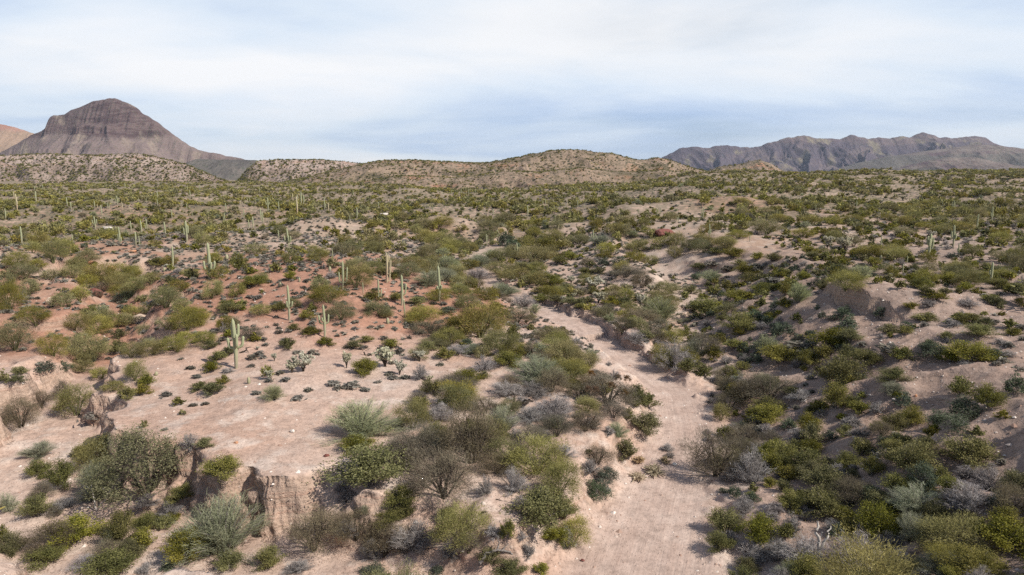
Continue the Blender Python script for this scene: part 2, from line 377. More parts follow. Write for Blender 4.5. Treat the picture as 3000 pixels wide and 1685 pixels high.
def massif(name, label, prof, D, mat, slope=.45, round_=25.0, gully=.25, gw=70.0, cliff=0.0, cliff_frac=.0, seed=1, back=1.0, res=(460, 150), wob=.25, zb=-8.0, jag=0.0, terr=0, cat='hill', yoff=0.0, gstart=.12, ystr=2.4, bands=()):
    """a ridge whose skyline is traced in the 2576 px frame; it stands at distance D and falls off in front and behind"""
    px = np.array([p[0] for p in prof], float)/2576*3000; py = np.array([p[1] for p in prof], float)/2576*3000
    t = (D)/np.array([ray(a, b)[1] for a, b in zip(px, py)])
    wx = t*(px-CX)/F; wz = CAM_H + t*np.array([ray(a, b)[2] for a, b in zip(px, py)])
    hmax = wz.max()-zb
    ext = (hmax/slope)*1.25 + round_*2
    nx, ny = res
    X1 = np.linspace(wx[0], wx[-1], nx)
    crest = np.interp(X1, wx, wz)
    k = np.hanning(7); k /= k.sum(); crest = np.convolve(np.pad(crest, 3, 'edge'), k, 'valid')
    crest = crest + jag*fbm(X1/(gw*.25), X1*0, 4, seed+5)
    s = np.linspace(-1, 1, ny); s = np.sign(s)*np.abs(s)**1.35
    dy = s*ext
    X = np.repeat(X1[None], ny, 0); Y = D + np.where(dy < 0, dy, dy*back)[:, None]*np.ones_like(X) + yoff
    cz = crest[None]
    wv = wob*gw*fbm(X/(gw*1.6), Y/(gw*1.6), 3, seed)
    ad = np.abs(dy)[:, None]
    # pull the spurs in and out: gullies run down the slope
    wv2 = wob*gw*fbm(X/(gw*1.4)+9, Y/(gw*1.4), 3, seed+6)
    rg = ridged((X + wv + .35*(Y-D))/gw, (Y + wv2)/(gw*ystr), 5, seed+9)
    z0 = 0.0
    env = sst(gstart, .55, ad/ext*2.0)
    if cliff > 0: ad = np.maximum(ad + gw*.05*(ridged(X/(gw*.33), Y*0+z0/60, 4, seed+21)-.5)*sst(0, .05, ad/ext), 0)
    eff = np.sqrt(ad**2 + round_**2) - round_
    drop = slope*eff
    if cliff > 0:
        cf = cliff*(1 + .35*fbm(X/(gw*.7), Y*0, 3, seed+3))
        drop = np.minimum(cf, drop*3.2) + np.maximum(0, drop - cf/3.2)
    hgt = np.maximum(cz-zb, 0)
    z = cz - drop - gully*hgt*env*(1-rg)*.55
    z = z + .06*hgt*fbm(X/(gw*.4), Y/(gw*.4), 3, seed+2)*env
    if terr:
        q = hgt.max()/terr; zz = z/q; fr = zz-np.floor(zz)
        z = z*.55 + .45*q*(np.floor(zz) + sst(.55, .95, fr))
        z = np.minimum(z, cz)
    for (bf, bd) in bands:
        lv = zb + bf*hmax + .030*hmax*fbm(X/(gw*1.2), Y/(gw*1.2), 3, seed+33) ; dl = bd*hmax
        z = z + dl*np.tanh((z-lv)/(dl*.28))*np.exp(-((z-lv)/(dl*2.2))**2)*sst(.03, .14, ad/ext)
    if bands: z = np.minimum(z, cz)
    z = np.maximum(z, zb - 3)
    cl = sst(1-cliff_frac-.04, 1-cliff_frac+.03, (z-zb)/hmax + .07*fbm(X/gw, Y/gw, 2, seed+4)) if cliff_frac else np.zeros_like(z)
    V = np.stack([X, Y, z], -1).reshape(-1, 3)
    o = obj(name, mk_mesh(name, V, [grid_faces(ny, nx)], [mat], smooth=True, attrs={'cliff': cl.ravel()}))
    tag(o, label, cat, kind='structure')
    return o
M_TAN = hill_mat('tan_hill', [(.3, (.10, .09, .052)), (.43, (.165, .13, .085)), (.52, (.34, .25, .185)), (.60, (.24, .175, .125)), (.68, (.30, .19, .13)), (.76, (.26, .14, .09))], (.065, .07, .042), .95, patch=(.42, .225, .145))
M_MESA = hill_mat('mesa_rock', [(.3, (.14, .11, .085)), (.47, (.27, .20, .165)), (.56, (.34, .265, .225)), (.7, (.24, .145, .105))], (.085, .085, .06), .8, .7, [(.35, (.29, .20, .17)), (.5, (.48, .38, .33)), (.65, (.38, .22, .16))])
M_BUTTE = hill_mat('butte_rock', [(.32, (.15, .11, .105)), (.5, (.205, .155, .145)), (.68, (.235, .185, .155))], (.11, .11, .075), .45, .9, [(.3, (.05, .034, .038)), (.45, (.088, .055, .056)), (.55, (.16, .115, .11)), (.64, (.075, .042, .044)), (.8, (.125, .09, .085))], sc=2.6, patch=(.30, .24, .19))
M_RED = hill_mat('red_mountain_rock', [(.32, (.30, .20, .14)), (.5, (.36, .25, .18)), (.68, (.27, .20, .14))], (.12, .12, .08), .4, .8, [(.4, (.34, .15, .11)), (.6, (.42, .25, .2))], sc=2.2)
M_RANGE = hill_mat('range_rock', [(.32, (.070, .058, .078)), (.5, (.115, .092, .108)), (.62, (.19, .145, .135)), (.72, (.12, .095, .10))], (.085, .09, .08), .5, .6, [(.4, (.12, .085, .09)), (.6, (.22, .165, .15))], sc=4.2, patch=(.26, .22, .15))
M_RANGE2 = hill_mat('low_range_rock', [(.32, (.10, .09, .088)), (.5, (.15, .135, .12)), (.68, (.21, .165, .145))], (.09, .10, .075), .7, .5, [(.4, (.15, .10, .10)), (.6, (.30, .24, .21))], sc=3.0, patch=(.13, .09, .10))

massif('hills', 'tan brush-dotted hills rounded on the skyline at the centre of the view',
       [(560,492),(620,470),(700,462),(760,450),(830,432),(880,421),(930,409),(960,404),(1000,402),(1060,404),(1100,406),(1150,409),(1200,411),(1230,409),(1270,401),(1310,395),(1350,386),(1390,380),(1430,376),(1460,377),(1490,382),(1530,386),(1560,391),(1590,401),(1620,403),(1650,399),(1680,402),(1710,412),(1740,424),(1800,436),(1860,446),(1960,462)],
       1150, M_TAN, slope=.28, round_=50, gully=.85, gw=170, seed=3, wob=.5, res=(860, 260), jag=1.6, ystr=1.3)
massif('hills', 'nearer olive foothill spurs rising out of the plain below the rounded hills',
       [(760,486),(860,472),(940,452),(1000,444),(1050,441),(1110,448),(1170,446),(1230,436),(1290,430),(1350,433),(1420,426),(1470,424),(1530,431),(1590,433),(1650,428),(1720,432),(1790,440),(1870,449),(1990,468)],
       900, M_TAN, slope=.22, round_=50, gully=.9, gw=110, seed=6, wob=.5, res=(700, 220), jag=1.4, ystr=1.2)
massif('mesa', 'broad pale mesa with a flat brush-speckled top below the dark butte',
       [(-420,400),(-200,392),(-60,391),(0,392),(60,389),(130,387),(190,390),(250,391),(300,388),(350,387),(390,394),(420,402),(470,414),(500,428),(530,440),(560,452),(600,470)],
       1500, M_MESA, slope=.42, round_=20, gully=.45, gw=110, cliff=9, cliff_frac=.35, seed=11, res=(620, 160), jag=1.0)
massif('mesa', 'lower reddish mesa between the notch and the rounded hills',
       [(560,480),(590,464),(610,445),(630,420),(650,405),(680,402),(740,402),(800,402),(850,405),(890,409),(930,414),(980,424),(1060,440),(1160,466)],
       1400, M_MESA, slope=.45, round_=18, gully=.45, gw=100, cliff=7, cliff_frac=.3, seed=14, res=(520, 150), jag=1.0)
massif('butte_mountain', 'dark purple-brown butte with a cliff-banded dome above grey talus', 
       [(-120,430),(-40,405),(20,375),(60,352),(90,336),(112,324),(123,317),(126,305),(128,294),(140,290),(165,288),(180,279),(205,267),(230,257),(255,252),(272,248),(288,248),(300,251),(322,260),(345,272),(356,284),(380,297),(400,309),(412,321),(440,343),(470,361),(500,378),(545,387),(590,396),(640,404),(700,416),(780,432),(860,450)],
       4000, M_BUTTE, slope=.60, round_=45, gully=.42, gw=330, cliff=120, cliff_frac=.46, seed=22, wob=.5, res=(760, 320), jag=6, cat='mountain', gstart=.03, ystr=1.8, bands=((.84, .012), (.72, .020), (.60, .026), (.36, .010)))
massif('red_mountain', 'red-topped shoulder of a mountain at the edge beside the butte',
       [(-420,280),(-300,285),(-160,296),(-60,306),(0,312),(30,318),(70,331),(100,342),(140,356),(200,385),(260,420)],
       5200, M_RED, slope=.5, round_=60, gully=.3, gw=260, cliff=60, cliff_frac=.3, seed=27, res=(300, 160), jag=4, cat='mountain')
massif('hills', 'dark brushy ridge filling the notch behind the two mesas',
       [(380,470),(450,420),(500,400),(560,402),(600,401),(640,403),(690,410),(760,425),(830,440)],
       2300, M_RANGE2, slope=.34, round_=60, gully=.25, gw=150, seed=31, res=(260, 120), jag=2)
massif('mountain_range', 'long blue-purple mountain range with ridged slopes on the horizon',
       [(1500,450),(1580,428),(1640,410),(1668,396),(1690,382),(1718,371),(1740,370),(1765,372),(1800,368),(1832,366),(1860,370),(1885,371),(1910,367),(1940,360),(1965,350),(1985,345),(2020,342),(2050,346),(2080,350),(2110,349),(2130,344),(2144,339),(2160,345),(2180,349),(2215,347),(2250,346),(2290,344),(2308,337),(2322,333),(2340,338),(2360,346),(2400,348),(2430,344),(2455,342),(2475,347),(2500,360),(2535,374),(2600,380),(2720,370),(2900,390),(3050,410)],
       7600, M_RANGE, slope=.50, round_=50, gully=1.0, gw=520, cliff=0, cliff_frac=.25, seed=45, wob=.6, res=(900, 320), jag=13, cat='mountain range', gstart=.01, ystr=1.4)
massif('hills', 'grey foothill ridge in front of the blue mountain range',
       [(2040,448),(2100,428),(2160,410),(2220,396),(2290,386),(2350,377),(2400,371),(2450,364),(2490,364),(2530,370),(2580,376),(2680,380),(2800,395),(2950,420)],
       5200, M_RANGE2, slope=.34, round_=120, gully=.7, gw=420, cliff=0, cliff_frac=.3, seed=51, res=(460, 180), jag=4)
massif('hills', 'low grey rocky ridge at the foot of the mountain range',
       [(2110,446),(2180,434),(2240,427),(2290,416),(2340,402),(2400,396),(2450,396),(2490,404),(2530,412),(2580,420),(2640,425),(2760,440)],
       3900, M_RANGE2, slope=.40, round_=50, gully=.6, gw=260, cliff=0, cliff_frac=.5, seed=57, res=(360, 160), jag=4)
massif('hills', 'small pinkish pointed hill in front of the mountain range',
       [(1740,446),(1780,431),(1810,419),(1835,417),(1860,414),(1880,407),(1900,403),(1915,404),(1935,411),(1950,421),(1970,432),(2010,444),(2040,450)],
       1900, M_TAN, slope=.38, round_=22, gully=.3, gw=60, seed=63, res=(260, 120), jag=1.4)
massif('hills', 'distant flat ridge seen through the dip between the hills',
       [(1040,440),(1120,414),(1150,408),(1180,407),(1215,408),(1250,414),(1330,440)],
       3000, M_RANGE2, slope=.34, round_=60, gully=.2, gw=150, seed=67, res=(160, 90), jag=1)

# ------------------------------------------------------------------ plants: prototypes of unit width and unit height
def leaf_mat(name, a, b_, vary=.35, transl=.25, rough=.75, stops=(.25, .8)):
    m, nt, b = new_mat(name)
    oi = N(nt, 'ShaderNodeObjectInfo')
    var = math_n(nt, 'FRACT', math_n(nt, 'ADD', attr(nt, 'pvar'), oi.outputs['Random']))
    c = mix(nt, ramp(nt, attr(nt, 'tone'), [(stops[0], 0), (stops[1], 1)]), a, b_)
    hs = N(nt, 'ShaderNodeHueSaturation')
    nt.links.new(math_n(nt, 'ADD', math_n(nt, 'MULTIPLY', var, -.03), .512), hs.inputs['Hue'])
    nt.links.new(math_n(nt, 'ADD', math_n(nt, 'MULTIPLY', math_n(nt, 'FRACT', math_n(nt, 'MULTIPLY', var, 7.31)), .45), .72), hs.inputs['Saturation'])
    nt.links.new(math_n(nt, 'ADD', math_n(nt, 'MULTIPLY', math_n(nt, 'FRACT', math_n(nt, 'MULTIPLY', var, 3.77)), vary*2), 1-vary), hs.inputs['Value'])
    nt.links.new(c, hs.inputs['Color'])
    nt.links.new(hs.outputs[0], b.inputs['Base Color']); b.inputs['Roughness'].default_value = rough
    if transl:
        t = N(nt, 'ShaderNodeBsdfTranslucent'); nt.links.new(hs.outputs[0], t.inputs[0])
        ms = N(nt, 'ShaderNodeMixShader'); ms.inputs[0].default_value = transl
        nt.links.new(b.outputs[0], ms.inputs[1]); nt.links.new(t.outputs[0], ms.inputs[2])
        nt.links.new(ms.outputs[0], nt.nodes['Material Output'].inputs[0])
    return m
def bark_mat(name, a, b_, sc=9):
    m, nt, b = new_mat(name)
    tc = N(nt, 'ShaderNodeNewGeometry')
    n = noise(nt, tc.outputs['Position'], sc, 4, .6)
    nt.links.new(mix(nt, ramp(nt, n, [(.35, 0), (.65, 1)]), a, b_), b.inputs['Base Color']); return m

LM = {
 'creosote': leaf_mat('creosote_leaves', (.105, .107, .027), (.285, .262, .075), .28),
 'paloverde': leaf_mat('palo_verde_twigs', (.17, .158, .05), (.375, .335, .12), .25),
 'broom': leaf_mat('broom_twigs', (.225, .245, .135), (.43, .445, .265), .18),
 'mesquite': leaf_mat('mesquite_twigs', (.13, .105, .072), (.27, .235, .15), .25),
 'acacia': leaf_mat('mesquite_leaflets', (.115, .12, .052), (.285, .265, .125), .12),
 'bursage': leaf_mat('bursage_leaves', (.15, .135, .11), (.36, .335, .275), .3, .35),
 'jojoba': leaf_mat('jojoba_leaves', (.062, .082, .048), (.145, .17, .112), .2),
 'dead': leaf_mat('dead_twigs', (.19, .165, .155), (.42, .385, .365), .2, .1),
 'grass': leaf_mat('dry_grass', (.34, .255, .14), (.58, .47, .29), .15),
 'mistletoe': leaf_mat('mistletoe_twigs', (.12, .07, .03), (.24, .15, .06), .1),
 'cholla': leaf_mat('cholla_spines', (.36, .34, .23), (.66, .62, .46), .1, .1),
}
BM = {'dark': bark_mat('dark_bark', (.035, .027, .022), (.10, .08, .065)), 'grey': bark_mat('grey_bark', (.13, .11, .10), (.30, .27, .25)),
      'green': bark_mat('green_bark', (.12, .12, .055), (.20, .19, .10)), 'pale': bark_mat('pale_dead_wood', (.34, .30, .27), (.58, .54, .50))}

def unit(v): return v/np.maximum(np.linalg.norm(v, axis=-1, keepdims=True), 1e-9)
def quads(c, a, b, la, lb):
    """leaf quads: centre, two axes, half sizes; the tips are narrowed"""
    a = a*la[:, None]; b = b*lb[:, None]
    V = np.stack([c-a-b*.6, c-a+b*.6, c+a*.35+b, c+a+b*.15, c+a*.35-b], 1)
    return V
def quads4(c, a, b, la, lb):
    a = a*la[:, None]; b = b*lb[:, None]
    return np.stack([c-a-b, c-a+b, c+a+b*.45, c+a-b*.45], 1)
def tubes(paths, radii, sides=3):
    """many polylines (each k x 3) with radii -> verts, quads"""
    Vs, Fs, off = [], [], 0
    for p, r in zip(paths, radii):
        p = np.asarray(p); k = len(p)
        d = unit(np.gradient(p, axis=0)); up = np.array([0, 0, 1.0]) if abs(d[0][2]) < .9 else np.array([1.0, 0, 0])
        s = unit(np.cross(d, up)); t = np.cross(d, s)
        an = np.arange(sides)*2*math.pi/sides
        ring = p[:, None] + np.asarray(r)[:, None, None]*(np.cos(an)[None, :, None]*s[:, None] + np.sin(an)[None, :, None]*t[:, None])
        Vs.append(ring.reshape(-1, 3)); Fs.append(grid_faces(k, sides, True) + off); off += k*sides
    return np.vstack(Vs), np.vstack(Fs)
def bez(p0, p1, p2, k):
    t = np.linspace(0, 1, k)[:, None]
    return (1-t)**2*p0 + 2*t*(1-t)*p1 + t*t*p2

def bush(style, seed, n, nstem=None, wide=1.0):
    """returns (leaf quad verts (n,4,3), tone (n), stem verts, stem faces); width 1, height 1"""
    g = np.random.default_rng(seed); u = g.random
    lop = g.normal(0, .10, 2)
    ph0 = u()*6.28; l1 = .18*u(); l2 = .13*u()
    lobes = lambda ph: 1 + l1*np.sin(2*ph+ph0) + l2*np.sin(3*ph+2*ph0) + .07*np.sin(5*ph+ph0)
    paths, rads = [], []
    if style in ('creosote', 'dead', 'broom', 'grass'):
        ns = nstem or {'creosote': 34, 'dead': 60, 'broom': 70, 'grass': 60}[style]
        ph = u(ns)*2*math.pi; rho = np.sqrt(u(ns))*.5*lobes(ph)
        if style == 'creosote': zt = (1-.62*(rho/.5)**2)*(.72+.34*u(ns))
        elif style == 'broom': zt = (1-.72*(rho/.5)**2)*(.78+.25*u(ns))
        elif style == 'dead': zt = (1-.8*(rho/.5)**1.6)*(.6+.5*u(ns))
        else: zt = (1-.6*(rho/.5)**2)*(.7+.4*u(ns))
        tip = np.stack([rho*np.cos(ph)+lop[0]*zt*.4, rho*np.sin(ph)+lop[1]*zt*.4, zt], 1)
        base = np.stack([np.cos(ph)*rho*.16, np.sin(ph)*rho*.16, np.full(ns, -.06)], 1)
        ctl = base*.5 + tip*.5; ctl[:, :2] = tip[:, :2]*(.30 if style != 'dead' else .55) + g.normal(0, .03, (ns, 2)); ctl[:, 2] = tip[:, 2]*(.62 if style != 'dead' else .7)
        P = [bez(base[i], ctl[i], tip[i], 5) for i in range(ns)]
        paths = P; rads = [np.linspace(.011, .004, 5)*(1 if style != 'grass' else .3) for _ in P]
        si = g.integers(0, ns, n)
        lo = {'creosote': .42, 'dead': .15, 'broom': .22, 'grass': .1}[style]
        t = lo + (1.06-lo)*u(n)**(.75 if style == 'creosote' else .85)
        b0, c0, e0 = base[si], ctl[si], tip[si]; tt = t[:, None]
        pos = (1-tt)**2*b0 + 2*tt*(1-tt)*c0 + tt*tt*e0
        tan = unit(2*(1-tt)*(c0-b0) + 2*tt*(e0-c0))
        stone = u(ns)
        if style == 'creosote':
            spread = .022+.050*t[:, None]
            pos = pos + g.normal(0, 1, (n, 3))*spread
            a = unit(tan*.8 + g.normal(0, .55, (n, 3))); b = unit(np.cross(a, g.normal(0, 1, (n, 3))))
            k = (2600/n)**.5
            L = (.020+.018*u(n))*k; W = (.011+.010*u(n))*k
        else:
            sp = {'dead': .030, 'broom': .028, 'grass': .03}[style]
            pos = pos + g.normal(0, 1, (n, 3))*sp*(.5+t[:, None])
            jit = {'dead': .75, 'broom': .34, 'grass': .4}[style]
            a = unit(tan + g.normal(0, jit, (n, 3))); b = unit(np.cross(a, g.normal(0, 1, (n, 3))))
            k = (2600/n)**.5
            L = ({'dead': .055, 'broom': .062, 'grass': .10}[style])*(.5+u(n))*k**.6
            W = ({'dead': .0050, 'broom': .0058, 'grass': .006}[style])*(.6+.8*u(n))*k**1.5
            pos[:, 2] = np.maximum(pos[:, 2], .0)
        tone = np.clip(.55*stone[si] + .45*u(n), 0, 1)
        return quads4(pos, a, b, L, W), tone, paths, rads
    # crowns carried on limbs
    nl = {'paloverde': 7, 'mesquite': 8, 'acacia': 8, 'jojoba': 6, 'bursage': 6}[style]
    dome = style in ('jojoba', 'bursage')
    nc = {'paloverde': 44, 'mesquite': 40, 'acacia': 60, 'jojoba': 34, 'bursage': 22}[style]
    ph = u(nc)*2*math.pi
    cosz = u(nc)**.8 if dome else (u(nc)*1.6-.6)
    sz = np.sqrt(np.clip(1-cosz**2, 0, 1))
    rr = (.66+.34*u(nc))*lobes(ph)
    z0, zr = (.05, .82) if dome else (.42, .48)
    cen = np.stack([.43*rr*sz*np.cos(ph)+lop[0]*.5, .43*rr*sz*np.sin(ph)+lop[1]*.5, z0+zr*rr*cosz*(.9+.2*u(nc))], 1)
    cen[:, 2] = np.clip(cen[:, 2], .08+.08*u(nc), 1)
    lph = np.arange(nl)*2*math.pi/nl + u(nl)*.8
    for i in range(nl):
        e = np.array([.26*math.cos(lph[i]), .26*math.sin(lph[i]), .48+.18*u()]); bs = np.array([.025*math.cos(lph[i]), .025*math.sin(lph[i]), -.06])
        c1 = np.array([e[0]*.35+g.normal(0, .03), e[1]*.35+g.normal(0, .03), .30+.1*u()])
        paths.append(bez(bs, c1, e, 5)); rads.append(np.linspace(.020, .008, 5))
    for i in range(nc):
        j = int(np.argmin(np.abs((lph-ph[i]+math.pi) % (2*math.pi)-math.pi)))
        st = paths[j][2+int(u()*2.4)]
        paths.append(bez(st, (st+cen[i])/2 + g.normal(0, .04, 3), cen[i], 4)); rads.append(np.linspace(.007, .0025, 4))
    ci = g.integers(0, nc, n)
    csz = {'paloverde': .085, 'mesquite': .085, 'acacia': .068, 'jojoba': .085, 'bursage': .10}[style]
    off = g.normal(0, 1, (n, 3))*csz*np.array([1, 1, .8])
    pos = cen[ci] + off; pos[:, 2] = np.maximum(pos[:, 2], .02)
    outw = unit(pos - np.array([lop[0]*.5, lop[1]*.5, .25]))
    ctone = u(nc)
    k = (2600/n)**.5
    if style in ('paloverde', 'mesquite'):
        a = unit(outw + np.array([0, 0, .25]) + g.normal(0, .55, (n, 3))); b = unit(np.cross(a, g.normal(0, 1, (n, 3))))
        L = .034*(.5+u(n))*k**.8; W = (.0074 if style == 'paloverde' else .0060)*(.6+.8*u(n))*k**1.3
    else:
        a = unit(g.normal(0, 1, (n, 3)) + outw*.5 + np.array([0, 0, .3])); b = unit(np.cross(a, g.normal(0, 1, (n, 3))))
        L = {'acacia': .019, 'jojoba': .026, 'bursage': .032}[style]*(.6+.8*u(n))*k; W = L*.5
    tone = np.clip(.5*ctone[ci] + .5*u(n), 0, 1)
    return quads4(pos, a, b, L, W), tone, paths, rads

KIND = {   # kind: (object name, leaf material, bark, near leaf count, category)
 'creosote': ('creosote_bush', 'creosote', 'grey', 8000, 'shrub'),
 'paloverde': ('palo_verde_tree', 'paloverde', 'green', 11000, 'tree'),
 'broom': ('broom_bush', 'broom', 'grey', 12000, 'shrub'),
 'mesquite': ('mesquite_tree', 'mesquite', 'dark', 11000, 'tree'),
 'acacia': ('mesquite_tree', 'acacia', 'dark', 15000, 'tree'),
 'bursage': ('bursage_mound', 'bursage', 'grey', 420, 'shrub'),
 'jojoba': ('jojoba_bush', 'jojoba', 'grey', 4200, 'shrub'),
 'dead': ('dead_bush', 'dead', 'grey', 6000, 'dead shrub'),
 'grass': ('dry_grass_tuft', 'grass', 'grey', 700, 'grass tuft'),
}
def leaf_mesh(name, Q, tone, mat, pvar=None):
    V = Q.reshape(-1, 3); f = np.arange(len(V)).reshape(-1, Q.shape[1])
    at = {'tone': np.repeat(tone, Q.shape[1])}
    if pvar is not None: at['pvar'] = np.repeat(pvar, Q.shape[1])
    return mk_mesh(name, V, [f], [mat], attrs=at)
PROTO = {}
def proto(kind, v, lod):
    """(foliage mesh, stem mesh, both in one mesh)"""
    key = (kind, v, lod)
    if key in PROTO: return PROTO[key]
    nm, lm, bm, n, cat = KIND[kind]
    n = int(n*{0: 1.0, 1: .28, 2: .07}[lod])
    import zlib
    Q, tone, paths, rads = bush(kind, zlib.crc32(kind.encode()) % 9999 + 101*v, max(n, 40))
    if lod == 0:
        a = leaf_mesh(kind+'_foliage', Q, tone, LM[lm])
        sv, sf = tubes(paths, rads); b = mk_mesh(kind+'_stems', sv, [sf], [BM[bm]], smooth=True)
        PROTO[key] = (a, b)
    else:
        keep = len(paths) if lod == 1 else max(5, len(paths)//4)
        sv, sf = tubes([p[::2] for p in paths[:keep]], [r[::2] for r in rads[:keep]])
        V = np.vstack([Q.reshape(-1, 3), sv]); f1 = np.arange(Q.shape[0]*4).reshape(-1, 4); f2 = sf + Q.shape[0]*4
        me = mk_mesh(kind, V, [f1, f2], [LM[lm], BM[bm]], np.r_[np.zeros(len(f1)), np.ones(len(f2))], attrs={'tone': np.r_[np.repeat(tone, 4), np.zeros(len(sv))]})
        PROTO[key] = (me,)
    return PROTO[key]

# ------------------------------------------------------------------ saguaros, chollas, barrel cacti
def cactus_mat(name, low, mid, top):
    m, nt, b = new_mat(name)
    h = attr(nt, 'hgt'); rib = attr(nt, 'rib')
    g = N(nt, 'ShaderNodeNewGeometry')
    n = noise(nt, g.outputs['Position'], 3.0, 4, .6)
    hh = math_n(nt, 'ADD', h, math_n(nt, 'MULTIPLY', math_n(nt, 'SUBTRACT', n, .5), .3))
    c = ramp(nt, hh, [(.05, low), (.30, mid), (.55, top)])
    c = mix(nt, math_n(nt, 'MULTIPLY', rib, .5), c, (.62, .58, .42))
    nt.links.new(c, b.inputs['Base Color']); b.inputs['Roughness'].default_value = .7; return m
M_SAG = cactus_mat('saguaro_skin', (.20, .165, .12), (.265, .255, .155), (.24, .27, .145))
M_SAGB = cactus_mat('old_saguaro_skin', (.30, .20, .14), (.38, .26, .17), (.40, .33, .20))
M_BARREL = cactus_mat('barrel_cactus_skin', (.16, .13, .09), (.20, .20, .11), (.26, .24, .14))
def ribbed(path, rad, ribs=12, hg=None):
    path = np.asarray(path, float); k = len(path); sides = ribs*2
    d = unit(np.gradient(path, axis=0))
    s = unit(np.cross(d, np.array([0, 1.0, .05]))); t = np.cross(d, s)
    an = np.arange(sides)*2*math.pi/sides; rm = np.where(np.arange(sides) % 2 == 0, 1.0, .84)
    ring = path[:, None] + np.asarray(rad)[:, None, None]*rm[None, :, None]*(np.cos(an)[None, :, None]*s[:, None] + np.sin(an)[None, :, None]*t[:, None])
    V = np.vstack([ring.reshape(-1, 3), path[-1:] + d[-1:]*rad[-1]*.4])
    f = grid_faces(k, sides, True); e = (k-1)*sides
    fan = np.stack([e+np.arange(sides), e+(np.arange(sides)+1) % sides, np.full(sides, k*sides)], -1)
    hg = np.linspace(0, 1, k) if hg is None else hg
    return V, f, fan, np.append(np.repeat(hg, sides), 1), np.append(np.tile((np.arange(sides) % 2 == 0)*1.0, k), .5)
def dome_rad(k, r, base=.8, waist=1.0):
    t = np.linspace(0, 1, k); a = r*(base + (waist-base)*np.minimum(t/.45, 1))
    cap = np.clip((t-.90)/.10, 0, 1); return a*np.sqrt(np.clip(1-cap**2, .03, 1))*(1-.22*np.clip((t-.5)/.5, 0, 1))
def saguaro_meshes(h, arms, rt=.040, tube=1.0):
    """arms: (dx, dy, attach, top) as fractions of height"""
    k = 16; z = np.linspace(-.04, 1, k)*h
    bend = .012*h*np.sin(np.linspace(0, 3, k)*1.3)
    V, f, fan, hg, rb = ribbed(np.stack([bend, bend*.3, z], 1), dome_rad(k, rt*h, .72))
    tr = (V, f, fan, hg, rb); out = []
    for (dx, dy, at, tp) in arms:
        p0 = np.array([0, 0, at*h]); el = np.array([dx*h, dy*h, (at+.035)*h]); tpv = np.array([dx*h*1.12, dy*h*1.12, tp*h])
        low = bez(p0, np.array([dx*h*.98, dy*h*.98, (at-.012)*h]), el + np.array([0, 0, .05*h]), 6)
        up = el + np.array([0, 0, .05*h]) + np.linspace(0, 1, 8)[1:, None]*(tpv-el-np.array([0, 0, .05*h]))
        pth = np.vstack([low, up]); kk = len(pth)
        tt = np.linspace(0, 1, kk); ra = rt*h*.66*np.minimum(1, .7+tt*1.2); cap = np.clip((tt-.86)/.14, 0, 1); ra = ra*np.sqrt(np.clip(1-cap**2, .04, 1))
        out.append(ribbed(pth, ra, 10, .45+.5*tt))
    return tr, out
def rib_mesh(name, parts, mat):
    Vs, Fs, Ts, hg, rb, off = [], [], [], [], [], 0
    for (V, f, t, h, r) in parts:
        Vs.append(V); Fs.append(f+off); Ts.append(t+off); hg.append(h); rb.append(r); off += len(V)
    return mk_mesh(name, np.vstack(Vs), [np.vstack(Fs), np.vstack(Ts)], [mat], smooth=True, attrs={'hgt': np.concatenate(hg), 'rib': np.concatenate(rb)})

def cholla_meshes(seed, n=120):
    """unit width/height: dark branching trunk and pale spiny joints"""
    g = np.random.default_rng(seed); paths, rads, jp = [], [], []
    nb = 7
    for i in range(nb):
        ph = i*2*math.pi/nb + g.random()*.7; rr = .16+.24*g.random(); zz = .58+.34*g.random()
        e = np.array([rr*math.cos(ph), rr*math.sin(ph), zz])
        p = bez(np.array([0, 0, -.05]), np.array([e[0]*.15, e[1]*.15, zz*.6]), e, 6); paths.append(p); rads.append(np.linspace(.036, .018, 6))
        for j in range(n//nb):
            t = .60+.40*g.random(); c = p[min(5, int(t*5.99))] + g.normal(0, .07, 3)*np.array([1, 1, .8])
            jp.append((c, unit(np.array([c[0], c[1], .25]) + g.normal(0, .35, 3))))
    V, F = tubes(paths, rads, 5)
    Q, tn = [], []
    for c, d in jp:
        k = 26; L = .075
        s = (g.random(k)-.5)*2*L; rad = .036*np.sqrt(np.clip(1-(s/(L*1.15))**2, .05, 1))
        a = g.normal(0, 1, (k, 3)); a = unit(a - (a@d)[:, None]*d)
        pos = c + d*s[:, None] + a*rad[:, None]
        b = unit(np.cross(a, g.normal(0, 1, (k, 3))))
        Q.append(quads4(pos, unit(a*.3+g.normal(0, 1, (k, 3))), b, np.full(k, .034), np.full(k, .022))); tn.append(np.clip(g.random(k)*.6+.4*g.random(), 0, 1))
    Q = np.concatenate(Q); Q[:, :, 2] = np.minimum(Q[:, :, 2], 1.05)
    return V, F, Q, np.concatenate(tn)
CH = []
for s in range(4):
    V_, F_, Q_, T_ = cholla_meshes(500+s)
    CH.append((mk_mesh('cholla_trunk', V_, [F_], [BM['dark']], smooth=True), leaf_mesh('cholla_joints', Q_, T_, LM['cholla'])))

